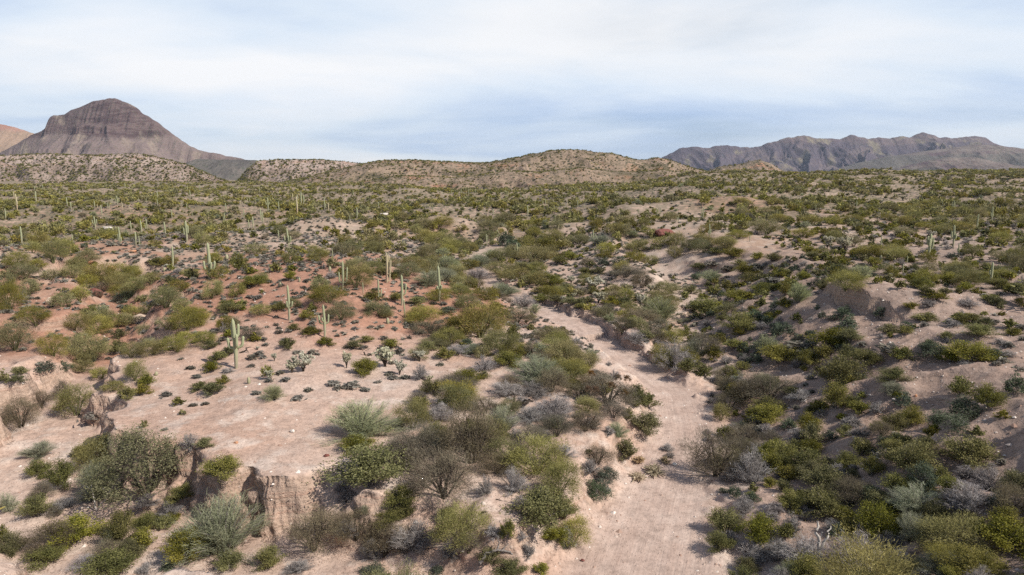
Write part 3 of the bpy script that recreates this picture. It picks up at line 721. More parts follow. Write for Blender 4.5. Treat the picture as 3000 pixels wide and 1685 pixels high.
def rock_mesh(seed, mat, sq=.7):
    import bmesh
    bm = bmesh.new(); bmesh.ops.create_icosphere(bm, subdivisions=3, radius=.5)
    g = np.random.default_rng(seed); o = g.random(3)*50
    co = np.array([v.co[:] for v in bm.verts])
    for k in range(9):
        d = unit(g.normal(0, 1, 3)); h = .30+.14*g.random(); q = co@d
        co = co - np.maximum(q-h, 0)[:, None]*d*.9
    co = co*(1 + .16*pn(co[:, 0]*3+o[0], co[:, 1]*3+co[:, 2]*2+o[1], seed))[:, None]
    co[:, 2] *= sq
    for v, c in zip(bm.verts, co): v.co = c
    me = bpy.data.meshes.new('rock'); bm.to_mesh(me); bm.free(); me.materials.append(mat); return me
def rock_mat(name, a, b_):
    m, nt, b = new_mat(name); g = N(nt, 'ShaderNodeNewGeometry')
    n = noise(nt, g.outputs['Position'], 2.2, 6, .65)
    nt.links.new(mix(nt, ramp(nt, n, [(.35, 0), (.62, 1)]), a, b_), b.inputs['Base Color'])
    bp = N(nt, 'ShaderNodeBump'); bp.inputs['Distance'].default_value = .15; nt.links.new(n, bp.inputs['Height']); nt.links.new(bp.outputs[0], b.inputs['Normal']); return m
M_RORANGE = rock_mat('orange_rock', (.40, .17, .085), (.56, .32, .20)); M_RPALE = rock_mat('pale_rock', (.60, .53, .47), (.70, .64, .58)); M_RTAN = rock_mat('tan_rock', (.36, .26, .20), (.55, .43, .35))
M_RDARK = rock_mat('dark_red_rock', (.15, .06, .05), (.26, .11, .09))

# ------------------------------------------------------------------ where things stand (crop origin, then kind x y width height in crop pixels, 2.576 per photo pixel)
CROP = {'a': (0, 200), 'b': (1000, 350), 'c': (2000, 350), 'd': (0, 700), 'e': (1000, 700), 'g': (2000, 700), 'j': (0, 1125), 'k': (1000, 1125), 'l': (2000, 1125)}
def px_of(c, x, y): return CROP[c][0]+x/2.576, CROP[c][1]+y/2.576
PLANTS = {
'd': """P 110 235 180 140;P 400 175 190 160;P 500 125 150 130;P 660 195 170 115;P 715 335 240 145;P 940 350 230 165;P 1140 350 150 95;P 390 315 140 85;P 275 655 220 150;P 80 555 190 230;P 30 420 150 160;
P 560 695 190 130;P 690 650 150 110;P 700 945 290 240;P 120 855 250 220;P 405 895 170 180;P 1420 700 220 190;P 1260 690 150 100;P 1510 660 190 150;P 1600 455 160 140;P 1640 305 150 110;C 1740 560 160 80;P 1955 585 140 90;C 1930 360 190 70;
P 2480 495 260 150;C 2110 540 100 60;P 2230 520 110 80;M 1890 765 170 105;P 1690 690 120 110;P 1160 885 200 125;P 1340 865 190 140;P 990 905 160 120;P 1550 805 180 110;C 1590 835 90 70;C 1650 920 110 70;C 1735 875 110 60;C 1605 1005 120 80;D 1725 1015 100 45;C 2170 828 110 78;
C 2350 725 130 52;C 2450 808 110 62;C 2210 695 95 52;C 2310 612 100 70;P 1020 1080 170 150;C 1105 1105 110 80;C 965 1220 120 100;C 1075 1185 100 85;P 860 1155 150 80;C 1615 1182 140 95;C 1510 1145 120 65;C 1680 1100 90 65;C 1350 1262 80 62;C 1380 1332 50 40;C 1090 1425 50 55;
R 2070 1222 165 120;J 330 1005 112 75;J 505 998 100 75;J 660 940 80 55;C 145 1032 100 65;C 30 1088 70 85;C 120 1085 100 52;M 160 1440 250 230;M 310 1290 190 140;P 580 1350 250 260;M 470 1225 110 150;P 2010 1058 90 95;
B 2250 1220 80 36;B 1935 1175 64 28;B 1255 1193 80 28;B 1550 1255 50 26;B 2330 1155 62 28;B 1460 1265 55 24;B 2112 1025 60 34;B 2155 1075 70 30;B 2030 1085 55 30;B 1900 970 50 26;B 1955 880 70 32;B 1905 910 70 36;B 2520 1110 90 40;B 2555 1140 70 36;B 1490 1055 60 36;B 1440 985 60 30;
C 1240 435 80 80;C 1290 340 90 55;C 1190 205 120 60;C 1290 240 60 40;C 1740 530 150 70;P 2200 1 120 60;C 1820 240 110 110;C 1450 300 90 70;C 1900 265 80 50;C 2080 250 80 70;C 2210 245 60 45;P 2390 180 160 130;P 2520 230 90 90;C 2410 325 70 55;J 940 560 80 70;J 880 470 70 55;B 1180 500 100 40;D 2500 300 90 60;D 1690 705 60 70;
P 280 240 130 90;P 560 235 130 90;P 220 430 140 130;C 900 750 100 70;P 1400 780 120 80;P 770 640 150 100;P 470 520 150 120;P 600 470 140 110;P 1740 690 130 100""",
'e': """R 1480 1110 340 210;P 1300 870 160 90;P 1860 1010 300 260;P 1700 960 240 180;M 2010 1290 430 320;P 1620 905 230 140;C 1250 965 200 105;D 1080 1005 170 110;D 1250 1190 230 100;D 1600 1345 300 150;D 1440 1200 260 120;
M 860 1170 260 150;C 960 1110 210 120;C 680 1180 140 120;P 900 1290 260 210;C 185 1035 160 130;D 600 1065 120 110;B 75 1135 100 60;B 180 1150 60 30;P 1050 765 330 270;M 1330 645 190 125;M 1580 780 270 150;M 680 725 230 110;P 600 640 240 130;P 290 590 195 125;
C 380 828 120 70;C 100 832 110 60;C 190 782 95 48;P 700 840 180 90;P 830 805 190 130;C 790 905 120 80;D 880 880 180 80;C 1285 785 100 130;C 640 850 130 70;P 110 380 200 170;P 100 260 180 110;P 240 275 180 110;P 500 290 200 110;P 560 215 180 90;
R 800 265 180 125;R 1030 215 170 100;R 660 360 190 120;R 1210 440 230 105;D 1020 310 190 90;P 1210 280 200 110;P 960 230 120 80;C 1600 360 150 90;M 2150 300 250 105;M 2270 375 150 110;R 2410 640 280 190;P 2420 540 260 150;M 2240 640 220 110;D 2500 985 250 210;P 2460 975 180 140;
M 2120 720 140 130;R 780 330 160 110;P 950 540 180 120;P 900 450 170 110;P 1090 470 150 110;P 720 480 160 100;D 1370 520 170 110;R 1460 560 90 70;P 1100 640 140 100;J 780 560 110 60;C 580 500 120 60;C 420 470 90 60;C 240 470 110 80;P 330 600 100 60;
P 640 30 140 100;P 840 75 150 110;P 970 85 100 70;P 720 110 130 80;P 1190 160 180 90;R 1130 160 160 80;P 1440 170 260 120;C 1560 100 250 80;C 1400 240 160 60;C 1440 310 110 60;C 1940 265 90 50;J 1975 205 70 60;J 2110 200 90 60;C 1640 190 100 60;C 1730 160 80 60;P 1980 150 120 60;P 2330 190 130 70;C 1500 480 110 60;C 1620 480 120 50;C 1760 500 140 60;
C 1510 420 110 60;C 1690 410 160 70;D 1800 420 120 60;C 1900 420 90 60;C 2030 510 120 70;C 1850 270 100 50;M 2050 460 150 70;C 2140 500 100 60;M 2380 480 120 80;P 2480 420 180 100;C 1810 530 90 30;D 1930 540 90 40;M 1990 570 80 70;D 2220 790 170 100;P 2250 690 130 100;C 2300 770 120 80;M 2380 790 150 110;P 2500 800 180 130;
C 1070 1060 90 60;B 270 1090 50 22;B 365 1030 60 26;B 395 1060 70 30;B 480 1060 70 30;B 440 870 60 50;B 750 960 50 26;P 1060 900 120 90;C 1370 880 120 60;R 1010 870 160 60;C 2000 1180 100 90;C 2220 1230 130 120""",
'g': """J 690 535 95 80;J 560 605 120 75;J 620 645 110 75;J 715 745 110 100;J 800 715 130 85;J 1050 602 62 55;J 1195 605 130 75;J 1243 560 75 60;J 1230 695 140 100;J 1490 585 95 65;R 870 485 170 150;J 1830 905 200 150;J 1350 1070 140 60;J 1640 1275 125 110;C 2090 1195 150 150;J 2180 1360 240 160;J 2060 1450 260 140;J 2500 1180 150 150;
C 2310 1275 200 160;R 1590 1185 160 110;J 540 938 110 90;C 160 1045 125 95;J 790 1450 125 85;R 220 325 180 85;J 120 310 75 60;C 420 475 190 90;C 600 415 170 80;C 200 590 250 140;P 330 560 150 90;C 440 695 240 120;C 270 795 130 80;C 410 835 150 75;C 90 560 130 90;C 1190 285 180 90;P 1230 395 240 150;
C 1130 840 330 160;C 1270 785 170 100;C 1390 955 210 120;B 870 850 170 70;B 960 830 110 50;C 730 945 270 130;C 950 975 160 130;C 1060 905 130 100;C 1180 1130 320 230;C 1640 920 150 105;B 1550 875 150 80;C 1590 1085 200 110;J 1700 700 100 65;C 1560 725 130 80;D 2030 665 120 60;C 1830 625 150 55;C 2200 640 160 65;C 2250 745 220 90;C 1980 760 100 60;
C 2170 935 290 150;C 2030 940 150 95;J 2310 905 130 100;D 2450 890 110 45;D 2400 800 110 40;C 2500 735 120 60;R 640 870 190 140;J 580 850 150 90;C 960 640 0 0;M 640 1240 380 220;D 420 1180 200 160;J 420 1190 180 130;M 330 1090 160 120;J 460 860 80 70;J 510 770 40 30;J 860 780 80 60;J 980 800 80 60;J 1010 535 36 34;J 980 740 80 60;C 860 620 60 60;
R 80 930 200 170;M 150 900 220 190;C 30 1010 120 100;C 640 1340 230 130;B 560 1400 110 70;C 820 1180 130 60;D 900 1230 180 80;C 1150 1290 190 190;C 1330 1320 150 90;D 1470 1310 110 80;C 980 1320 100 60;D 1260 1420 130 70;C 960 1460 160 130;P 1350 280 180 70;C 1190 200 120 70;C 1430 200 110 60;C 1290 140 90 60;P 1600 160 160 90;P 1400 150 160 90;
C 1800 380 160 90;P 1840 190 110 90;P 2060 290 180 120;P 2400 170 130 80;P 2520 250 150 140;C 2000 330 180 60;C 2270 330 180 80;C 2400 380 180 80;P 2390 300 110 70;C 2540 420 140 80;C 1900 460 150 50;D 1870 510 120 40;D 2150 510 160 50;C 2330 470 120 50;C 1720 530 100 50;C 1640 380 80 60;C 1470 340 60 60;
P 160 110 160 110;P 320 90 150 90;C 380 140 170 60;C 560 160 90 60;C 680 170 120 60;C 470 270 180 70;B 330 250 100 50;B 230 210 110 50;C 130 230 110 50;C 250 120 100 50;C 430 200 100 40;B 570 240 120 50;C 740 290 110 60;B 700 340 110 50;C 800 370 110 60;C 520 330 160 70;C 350 390 140 70;C 60 420 120 70;C 1000 160 120 60;C 960 120 110 60;P 1090 120 100 50""",
'j': """R 300 570 240 130;C 290 710 170 120;A 1110 890 700 500;P 740 660 330 240;C 470 810 190 220;R 720 900 300 280;D 880 820 190 130;C 1690 720 250 170;D 1440 490 130 120;C 1535 490 130 75;R 1690 1340 620 420;C 1730 1425 200 140;C 1400 1375 290 230;C 900 1225 230 240;C 560 1215 350 190;R 850 1235 120 160;
C 1110 1095 190 110;C 1250 1110 140 100;C 260 1020 210 160;R 60 975 140 140;M 410 1015 90 90;C 1100 1255 150 150;C 830 1470 360 180;D 650 1410 230 110;C 350 1370 260 130;C 80 1300 200 150;M 2370 1300 380 330;D 2250 1440 200 60;C 1290 1060 120 80;D 1300 1000 200 110;J 1270 1405 110 60;C 620 560 130 90;C 770 520 120 120;B 1240 355 46 22;B 690 275 120 50;C 20 1200 90 120;
M 330 880 160 130;D 470 960 180 100;C 1380 880 180 110;D 1120 930 200 90;B 1580 30 60 20""",
'k': """R 150 445 460 290;C 130 525 210 130;C 220 800 460 300;C 440 920 200 130;C 480 1005 120 120;C 370 1050 190 90;M 590 610 360 280;M 770 900 470 370;M 980 640 420 430;P 1480 720 380 300;P 1640 900 260 290;D 1090 840 110 130;D 1310 830 180 180;P 890 1240 340 330;C 1480 1080 400 240;C 1620 1200 150 120;D 1680 1240 140 150;
C 1260 1175 95 140;D 1150 1160 120 90;M 110 1200 280 230;M 330 1330 280 260;D 560 1290 340 240;J 1970 750 160 100;J 1920 865 190 100;C 2160 575 130 150;C 2300 390 190 170;C 2310 185 130 110;C 2230 180 120 120;G 2370 690 170 80;G 2240 600 80 50;G 2240 730 100 50;G 2450 600 70 45;D 2460 510 90 60;D 1640 260 200 130;D 1430 300 240 100;D 1890 340 130 90;D 2020 390 80 70;
C 600 215 115 115;D 440 335 110 80;P 890 210 220 200;D 750 290 190 130;C 1510 1445 100 85;C 1290 1460 200 120;D 1410 1310 100 100;R 180 990 70 70;D 60 900 140 80;D 230 1330 160 140;M 480 620 260 220;P 700 470 200 160;A 1130 500 280 240;D 1260 350 160 100;M 1170 700 220 170;D 1540 420 90 70;J 1700 1255 90 50;J 700 1445 100 60;C 1700 505 36 24;C 1870 530 46 36;
P 1250 640 260 230;D 1360 1180 80 60;M 960 1300 200 150;D 40 1150 160 120;D 830 1330 180 110;J 250 1460 180 90;D 2480 560 70 50""",
'l': """M 250 740 370 380;D 520 770 300 280;M 440 640 280 230;C 740 620 220 170;C 650 300 250 140;C 510 285 100 90;J 960 120 0 0;C 960 465 150 150;B 560 405 90 95;J 1130 415 120 65;D 1280 325 130 80;C 2170 635 320 230;J 1520 490 150 105;C 1350 550 150 130;D 1240 600 130 90;C 1740 690 300 240;J 1810 760 180 150;C 1420 700 160 140;C 950 700 240 190;
C 1080 850 320 200;M 1270 940 270 210;J 1430 890 130 110;C 1100 1010 320 180;C 1450 1200 240 270;R 1790 1020 400 230;D 2150 1000 420 250;M 2450 1020 250 260;C 2510 830 180 180;P 2050 1320 460 320;R 1720 1210 240 220;C 2430 1290 380 250;D 900 1420 400 230;D 1300 1420 420 270;P 2130 1470 400 200;C 560 1220 250 210;C 320 1160 240 190;D 590 1310 160 100;J 410 855 100 80;J 540 900 95 70;
C 800 970 180 150;J 1160 1165 120 90;D 820 1120 140 140;C 2230 1450 340 170;R 1950 1470 280 190;J 310 820 70 40;C 1640 1110 130 120;D 1620 1440 240 160;R 1280 1460 260 140;D 2330 800 280 190;D 2130 720 150 110;C 1960 760 130 110;C 1590 1010 150 130;C 2020 830 160 120;D 710 1350 200 170;D 980 1440 200 150;C 1480 940 190 130;R 870 960 120 100;C 290 1270 200 130;D 340 1230 150 110;C 2420 1110 190 170;
P 1900 1260 220 220;D 1560 1260 200 130;J 2380 960 160 120;C 1290 720 90 70;D 470 930 110 90""",
'b': """R 800 1160 180 125;P 940 1135 150 80;P 700 970 170 110;P 830 1010 170 110;P 970 1010 110 80;R 760 1040 110 70;P 640 1060 160 110;P 250 970 150 100;P 1100 870 150 110;P 1090 920 130 80;J 1210 960 140 110;J 1290 985 110 90;P 1590 930 180 100;P 2060 875 150 90;P 1440 810 110 60;P 620 830 130 90;P 750 810 160 80;P 1230 790 170 90;P 900 850 90 60;P 440 990 90 70;
P 2320 875 110 60;R 2200 890 100 50;P 1790 940 160 70;P 2000 1010 150 80;R 1960 940 160 50;P 2220 1000 180 100;P 2420 960 150 80;P 2530 950 120 100""",
'c': """P 640 870 220 110;P 1150 805 130 80;P 1110 890 130 80;P 900 890 150 70;P 180 950 200 90;P 340 960 170 80;P 420 900 170 60;P 980 800 130 70;P 1660 880 140 70;P 1680 810 120 80;P 1820 830 110 60;P 2120 850 150 80;P 1960 870 140 60;P 1620 1050 180 110;P 1420 1050 200 110;P 2390 930 140 80;P 2520 1120 160 170;P 2430 1190 150 90;P 1840 1160 130 80;P 2080 1190 180 110;P 1700 720 140 70;P 1570 770 130 60;P 1300 780 120 60;P 1000 680 110 50;P 1550 690 110 60;P 1850 660 120 60;P 2100 740 160 80;P 2280 570 120 60;
P 700 640 120 50;P 460 640 130 50;P 620 720 130 60;P 730 770 130 60;P 2430 660 150 70"""
}
# saguaros: crop, x, base y, top y, arms (dx, dy, attach, top), label
SAG = [
('d',1782,978,597,[(-.115,.0,.40,.62),(.075,-.08,.44,.71),(.15,.02,.42,.645),(-.05,.05,.60,.91),(.065,.05,.62,.885)],'stout green saguaro with five upright arms on the edge of the sandy flat'),
('d',2181,614,345,[(-.02,-.07,.37,.56),(.11,-.03,.38,.545)],'tall saguaro with two short arms and a brown lower trunk, on the red hillside'),
('d',2450,744,492,[(-.13,-.02,.42,.69),(.12,.03,.42,.70),(-.03,-.08,.50,.62)],'saguaro with a pair of upcurved arms above a bright bush, at the red slope foot'),
('d',1303,217,55,[],'single-stemmed saguaro column without arms in the middle of the pink flat'),
('d',1582,304,30,[(-.125,.0,.26,.50),(.08,-.06,.25,.48),(.13,.03,.25,.50)],'saguaro with three low arms spread like a trident over palo verdes'),
('e',738,472,200,[(.07,-.03,.33,.46),(-.04,-.06,.35,.40)],'slender saguaro with one stubby arm and bare brown base above the valley shrubs'),
('e',455,502,270,[(.12,.02,.36,.72)],'tall brown-based saguaro with one long raised arm, beside a shorter column'),
('e',478,592,450,[],'short plain green saguaro column in front of the one-armed tall saguaro'),
('e',278,470,300,[(.13,-.03,.20,.55),(.05,.05,.15,.34)],'pale saguaro with two arms close to its base, behind a round palo verde'),
('e',342,332,103,[(.05,.04,.30,.93),(.12,-.02,.30,.78),(.09,.04,.05,.32)],'many-stemmed saguaro with arms held tight along the brown trunk'),
('e',10,385,165,[(-.12,.02,.25,.62),(.14,-.02,.25,.80)],'saguaro with two very long arms, behind a wide palo verde on the red hill'),
('e',163,412,328,[],'short dark green saguaro stub between palo verdes'),
('e',1325,152,28,[(-.12,.0,.40,.72),(.10,.02,.38,.72)],'forked saguaro with two arms standing in the valley brush'),
('c',1850,1055,860,[(-.09,0,.55,.90),(.10,-.02,.40,.74),(.06,.05,.45,.95),(.13,.04,.38,.82),(-.05,-.05,.5,.8)],'big many-armed saguaro crowded like a candelabra on the plateau'),
('c',2040,966,798,[(-.09,0,.40,.72),(.10,0,.38,.58),(.05,-.06,.4,.6)],'saguaro with arms on both sides behind the candelabra saguaro'),
('c',2320,1242,1077,[(-.07,0,.42,.64)],'lone saguaro with one short arm among dense bushes on the plateau'),
('c',1495,968,885,[],'plain saguaro column behind the pale chollas of the plateau'),
('c',1658,1168,1090,[],'short pale plain saguaro column on the gravelly plateau'),
('c',1693,1087,1030,[],'dark stubby saguaro just behind the short pale column'),
('c',2077,1032,935,[(-.08,0,.35,.62)],'thin grey saguaro with a low arm at the foot of the candelabra saguaro'),
('c',1955,982,940,[],'small thin saguaro spike between the two armed plateau saguaros'),
('c',2213,832,715,[(.06,0,.2,.42)],'tall thin saguaro standing behind the plateau bushes'),
('c',2330,772,660,[(-.07,0,.35,.6),(.06,0,.3,.52)],'grey saguaro with small arms, farthest along the plateau edge'),
('c',2045,672,608,[(-.16,0,.2,.8),(.17,0,.2,.75)],'far saguaro with three prongs above the plateau shrubs'),
('c',1310,662,612,[(.08,0,.3,.8)],'far thick saguaro with a parallel arm on the stony rise'),
('c',1808,642,590,[],'thin far saguaro spike on the stony rise'),
('c',155,748,662,[(-.12,0,.1,.9)],'pair-stemmed saguaro on the open slope'),
('c',350,712,668,[],'small saguaro spike above the dark hollow'),
('c',200,892,788,[(.10,0,.3,.6),(-.08,0,.3,.5)],'saguaro with two side arms over the pale bank'),
('c',505,922,870,[],'small saguaro column in front of the row of pale chollas'),
('c',1003,692,645,[],'thin dark saguaro among mid-plain brush'),
('c',780,687,645,[],'small saguaro column among mid-plain brush by the pink clearing'),
('c',673,798,770,[],'tiny saguaro stub in front of a palo verde clump'),
('a',43,1142,1058,[],'saguaro column at the edge of the view beside a wide palo verde'),
('a',130,1074,948,[(.05,0,.35,.55)],'thick brown old saguaro towering over olive shrubs'),
('a',165,1332,1193,[],'tall plain saguaro column rising from the red slope edge'),
('a',720,1214,1118,[(-.16,0,.42,.72),(.15,0,.42,.78),(.06,.1,.4,.7)],'saguaro shaped like a fork on the red ridge beside white rock'),
('a',905,1328,1198,[(-.07,0,.20,.60),(.09,0,.12,.38)],'saguaro with a bulging knot of arms near its base'),
('a',990,1232,1153,[],'plain saguaro left of a round palo verde on the red ridge'),
('a',1070,1257,1148,[],'tallest column of the cluster beside the round palo verde'),
('a',1110,1222,1133,[(-.12,0,.1,.5)],'column with a low side stem behind the tallest of the cluster'),
('a',1025,1338,1233,[],'plain column in front of the cluster, above the red bank'),
('a',1055,1342,1265,[],'shorter column just right of the plain one above the red bank'),
('a',1247,1257,1158,[(.04,-.05,.3,.42)],'thick plain saguaro on the pink clearing with a knob halfway'),
('a',1278,1202,1172,[],'tiny saguaro behind the thick one on the pink clearing'),
('a',1410,1312,1153,[(.08,0,.40,.80),(-.10,0,.35,.68)],'brown-based saguaro with two tall arms beside an orange boulder'),
('a',770,1117,1033,[],'pale column alone on bare red soil of the far ridge'),
('a',925,1072,1008,[],'rust-brown dead-looking saguaro column on the far ridge'),
('a',982,1082,1033,[],'tan saguaro column right after the rust-brown one'),
('a',1020,1097,1070,[],'low stump of a saguaro on the far ridge'),
('a',886,1032,962,[(-.18,0,.25,.7),(.17,0,.25,.75)],'candelabra saguaro with two arms over the dark far shrubs'),
('a',847,1026,983,[(-.2,0,.2,.8)],'saguaro with a bent arm next to the far candelabra'),
('a',1298,1137,1068,[],'tapering pale saguaro in front of the dark shrub row'),
('a',1190,1042,988,[],'pale saguaro above the small red cutting'),
('a',1697,1152,1093,[(-.15,0,.1,.6)],'saguaro with a low twin stem behind a round bush'),
('a',1880,1217,1143,[],'thin column on the pink slope'),
('a',1910,1207,1120,[],'taller thin column on the pink slope'),
('a',1985,1167,1083,[(-.10,0,.1,.9)],'twin-stemmed saguaro beside a round grey bush'),
('a',2180,1377,1208,[(-.13,0,.38,.68),(.12,0,.36,.64),(.06,-.08,.38,.66),(-.04,.08,.4,.6)],'large pale saguaro with four arms over the boulder slope'),
('a',2103,1287,1220,[],'plain column behind the four-armed pale saguaro'),
('a',2022,1082,978,[(-.13,0,.5,.74),(.12,0,.5,.7)],'tall saguaro with two high arms on the dark far rise'),
('a',2105,1087,1003,[],'thin plain saguaro on the far rocky rise'),
('a',2243,1112,968,[],'tall brown saguaro trunk on the far rocky rise'),
('a',2292,1037,953,[(.06,0,.3,.8)],'pale saguaro with a parallel arm on the far skyline of brush'),
('a',2337,1372,1333,[],'small dark saguaro stub on the boulder slope'),
('a',2472,1292,1253,[],'short saguaro stub among grey shrubs'),
('a',2510,1432,1358,[],'plain saguaro column over the pink gravel near the valley'),
('a',1840,1132,1063,[],'plain pale column between dark round shrubs'),
('a',2450,1072,975,[(.08,0,.2,.5)],'thin saguaro with a low arm above the dense far brush'),
('b',118,747,663,[(.07,0,.3,.6)],'saguaro with a small arm over the red gully heads'),
('b',1405,737,648,[],'tall plain saguaro on the rim of the pink eroded hills'),
('b',693,707,655,[],'short saguaro column in front of the eroded pink hills'),
('b',1093,937,865,[(.14,0,.05,.86)],'double-stemmed saguaro under the pink eroded hill'),
('b',1178,907,833,[(-.14,0,.35,.75),(.14,0,.35,.72)],'two-armed saguaro in front of a dark round tree'),
('b',1268,947,888,[],'slim saguaro between two dark round trees'),
('b',1900,942,833,[(-.12,0,.45,.72),(.12,0,.4,.7)],'two-armed saguaro over the terrace bushes'),
('b',1930,947,875,[],'slim column beside the two-armed terrace saguaro'),
('b',1520,657,613,[],'leftmost of a bunch of far columns on the brushy rise'),
('b',1540,652,598,[],'tallest of a bunch of far columns on the brushy rise'),
('b',2380,722,668,[(.2,0,.05,.95)],'far double-stemmed saguaro on the dark hollow edge'),
('b',2543,777,730,[(-.2,0,.05,.9)],'far twin saguaro above the layered red outcrop'),
]
# far columns too small to show arms: crop, x, base, top
FARSAG = [('a',108,987,933),('a',325,917,880),('a',262,922,888),('a',275,1012,928),('a',507,1042,973),('a',537,1070,1008),('a',558,1087,1060),('a',715,1057,998),('a',737,1062,1025),('a',812,1057,1015),('a',826,1067,1025),('a',1047,1012,978),('a',1105,1017,983),('a',1375,1027,1000),('a',1410,1062,1023),('a',1432,1117,1090),('a',1455,1122,1090),('a',548,1302,1248),('a',1968,1142,1055),('a',1705,1082,1018),('a',1867,1017,978),('a',1885,1017,978),('a',1815,1032,995),('a',2275,1032,935),('a',2210,1007,948),('a',2480,1082,1015),('a',1415,922,888),('a',1435,977,918),('a',1510,927,880),('a',1190,982,925),('a',1960,937,905),('a',2245,1002,953),('a',2100,962,930),('a',2465,912,880),('a',175,915,893),('a',450,945,918),('a',945,905,865),
('b',65,772,723),('b',282,667,622),('b',1147,722,675),('b',1783,662,608),('b',1705,652,610),('b',1833,677,638),('b',2408,714,663),('b',2243,717,680),('b',1355,592,560),('b',1205,570,545),('b',905,560,520),('b',960,565,525),('b',830,570,535),('b',760,575,540),('b',1010,560,528),('b',90,580,535),('b',30,590,548),('b',1638,850,800),
('c',45,702,658),('c',810,450,420),('c',640,690,655),('c',1115,640,605),('c',1960,645,612)]
CHOLLA = [('d',2072,922,42,56,'small solitary pale cholla with a thin dark stem on the sandy flat'),('d',2205,1010,100,88,'wide cream cholla at the front of the flat, joined by a second'),('d',2290,1000,135,130,'largest cream cholla clump on the sandy flat'),('d',2028,1062,55,66,'cream cholla growing against a yellowish bush'),
('e',40,975,72,118,'pale cholla with hanging joints next to a bright green bush'),('e',330,965,150,140,'tall spreading cream cholla behind a bright green bush'),('e',440,1025,92,108,'open spindly cholla with dark bare branches'),('e',592,925,90,74,'round pale cholla at the end of the sandy flat'),('e',665,1075,60,42,'low pale cholla peeping over a grey-green shrub'),
('e',1735,338,62,56,'pale cholla highest on the terrace above the wash bend'),('e',1910,385,115,92,'broad pale cholla in the middle of the terrace'),('e',1940,485,95,76,'faded cholla on a mesquite-lined terrace'),('e',2255,515,66,92,'twin-stalked cholla at the terrace edge, nearer stem'),('e',2290,510,56,88,'twin-stalked cholla at the terrace edge, farther stem'),('e',2335,402,52,56,'pale cholla tuft behind the twin-stalked ones'),('e',1672,495,50,58,'small pale cholla just above the cut bank'),('e',1757,445,32,36,'tiny pale cholla behind the small one above the bank'),('e',2270,60,44,34,'tiny pale cholla in the brush behind the terrace'),('e',1915,110,26,40,'little pale cholla below the two-armed terrace saguaro'),
('c',1090,975,70,86,'pale tufted cholla beside the biggest plateau cholla'),('c',1218,1000,122,108,'biggest pale cholla of the plateau with dark forked trunk'),('c',1050,995,44,44,'small pale cholla low beside the tufted one'),('c',1125,1005,40,50,'grey bare cholla between the two plateau chollas'),('c',760,897,62,24,'flat pale cholla in the row across the brush'),('c',705,893,34,24,'small pale cholla at the head of the brush row'),('c',1880,890,66,46,'pale cholla over the head of the candelabra saguaro'),('c',1492,636,34,26,'tiny pale cholla on the stony pink rise'),('c',1660,610,50,30,'pale cholla patch by a round palo verde, far plain'),('d',1945,838,30,26,'white-headed small cholla on the red slope foot')]
BARREL = [('d',1878,1092,26,50,'lone green barrel cactus on the open sandy flat'),('d',1180,1030,26,28,'small round barrel cactus beside a grey shrub'),('e',350,640,26,44,'barrel cactus half hidden by a palo verde on the red slope'),('c',1495,1066,20,40,'brown barrel cactus behind plateau palo verdes'),('d',2115,365,16,38,'little cactus stub on the red hillside gravel'),('d',2260,325,16,32,'tiny cactus stub above the red hillside gravel'),('d',2490,245,22,36,'dark barrel cactus by the palo verdes on the hill'),('d',1240,245,20,28,'low barrel cactus near the plain column saguaro'),('d',1770,225,14,42,'thin young cactus in front of a green bush'),('d',1712,155,26,36,'two-toned barrel cactus at the boulders')]
ROCK = [('d',1980,100,64,36,'o','rounded orange boulder between palo verdes on the red hill'),('d',1575,135,60,34,'o','orange boulder at the foot of the trident-armed saguaro'),('d',690,190,50,30,'o','small orange boulder at the gully head'),('d',840,235,80,40,'o','orange-streaked outcrop rock above the gully bushes'),('d',1260,520,70,56,'t','tan boulder at the lip of the gully'),('d',375,500,70,70,'t','big rounded tan boulder beside the gully trees'),('d',1050,640,150,80,'t','broken tan rock wall at the gully side'),('d',720,440,110,80,'d','dark red rock shelf above the gully'),('a',810,1225,90,40,'p','long white boulder on the red ridge'),('a',660,1180,60,24,'p','white boulder next to the forked saguaro'),('a',1400,1290,80,50,'t','tan boulder behind the brown-based saguaro'),('a',1000,1390,60,26,'o','orange rock at the bottom of the red bank'),('d',1970,392,34,22,'t','small tan boulder on the red hillside'),('d',1810,305,26,20,'p','small pale boulder on the red hillside'),('b',2440,880,170,62,'d','layered red outcrop at the foot of the plain'),('b',330,725,80,24,'p','pale rock ledge on the far red gully'),
('j',2465,550,46,32,'d','dark brown stone lying on the pale slope'),('j',1780,450,40,24,'o','small red stone on the bare pale slope'),('j',2205,370,40,34,'p','white chalky stone on the sandy flat'),('k',1822,1340,34,22,'d','dark stone beside the dirt wash'),('k',2515,615,50,24,'p','pale flat stone at the wash edge'),('k',1765,1225,34,24,'p','pale stone at the edge of the wash below the shrubs'),('g',1760,1190,26,20,'o','orange stone on the gravel slope'),('l',2320,650,36,30,'p','whitish stone on the gravel slope'),('l',1465,570,50,24,'p','pale stones clustered on the gravel slope')]

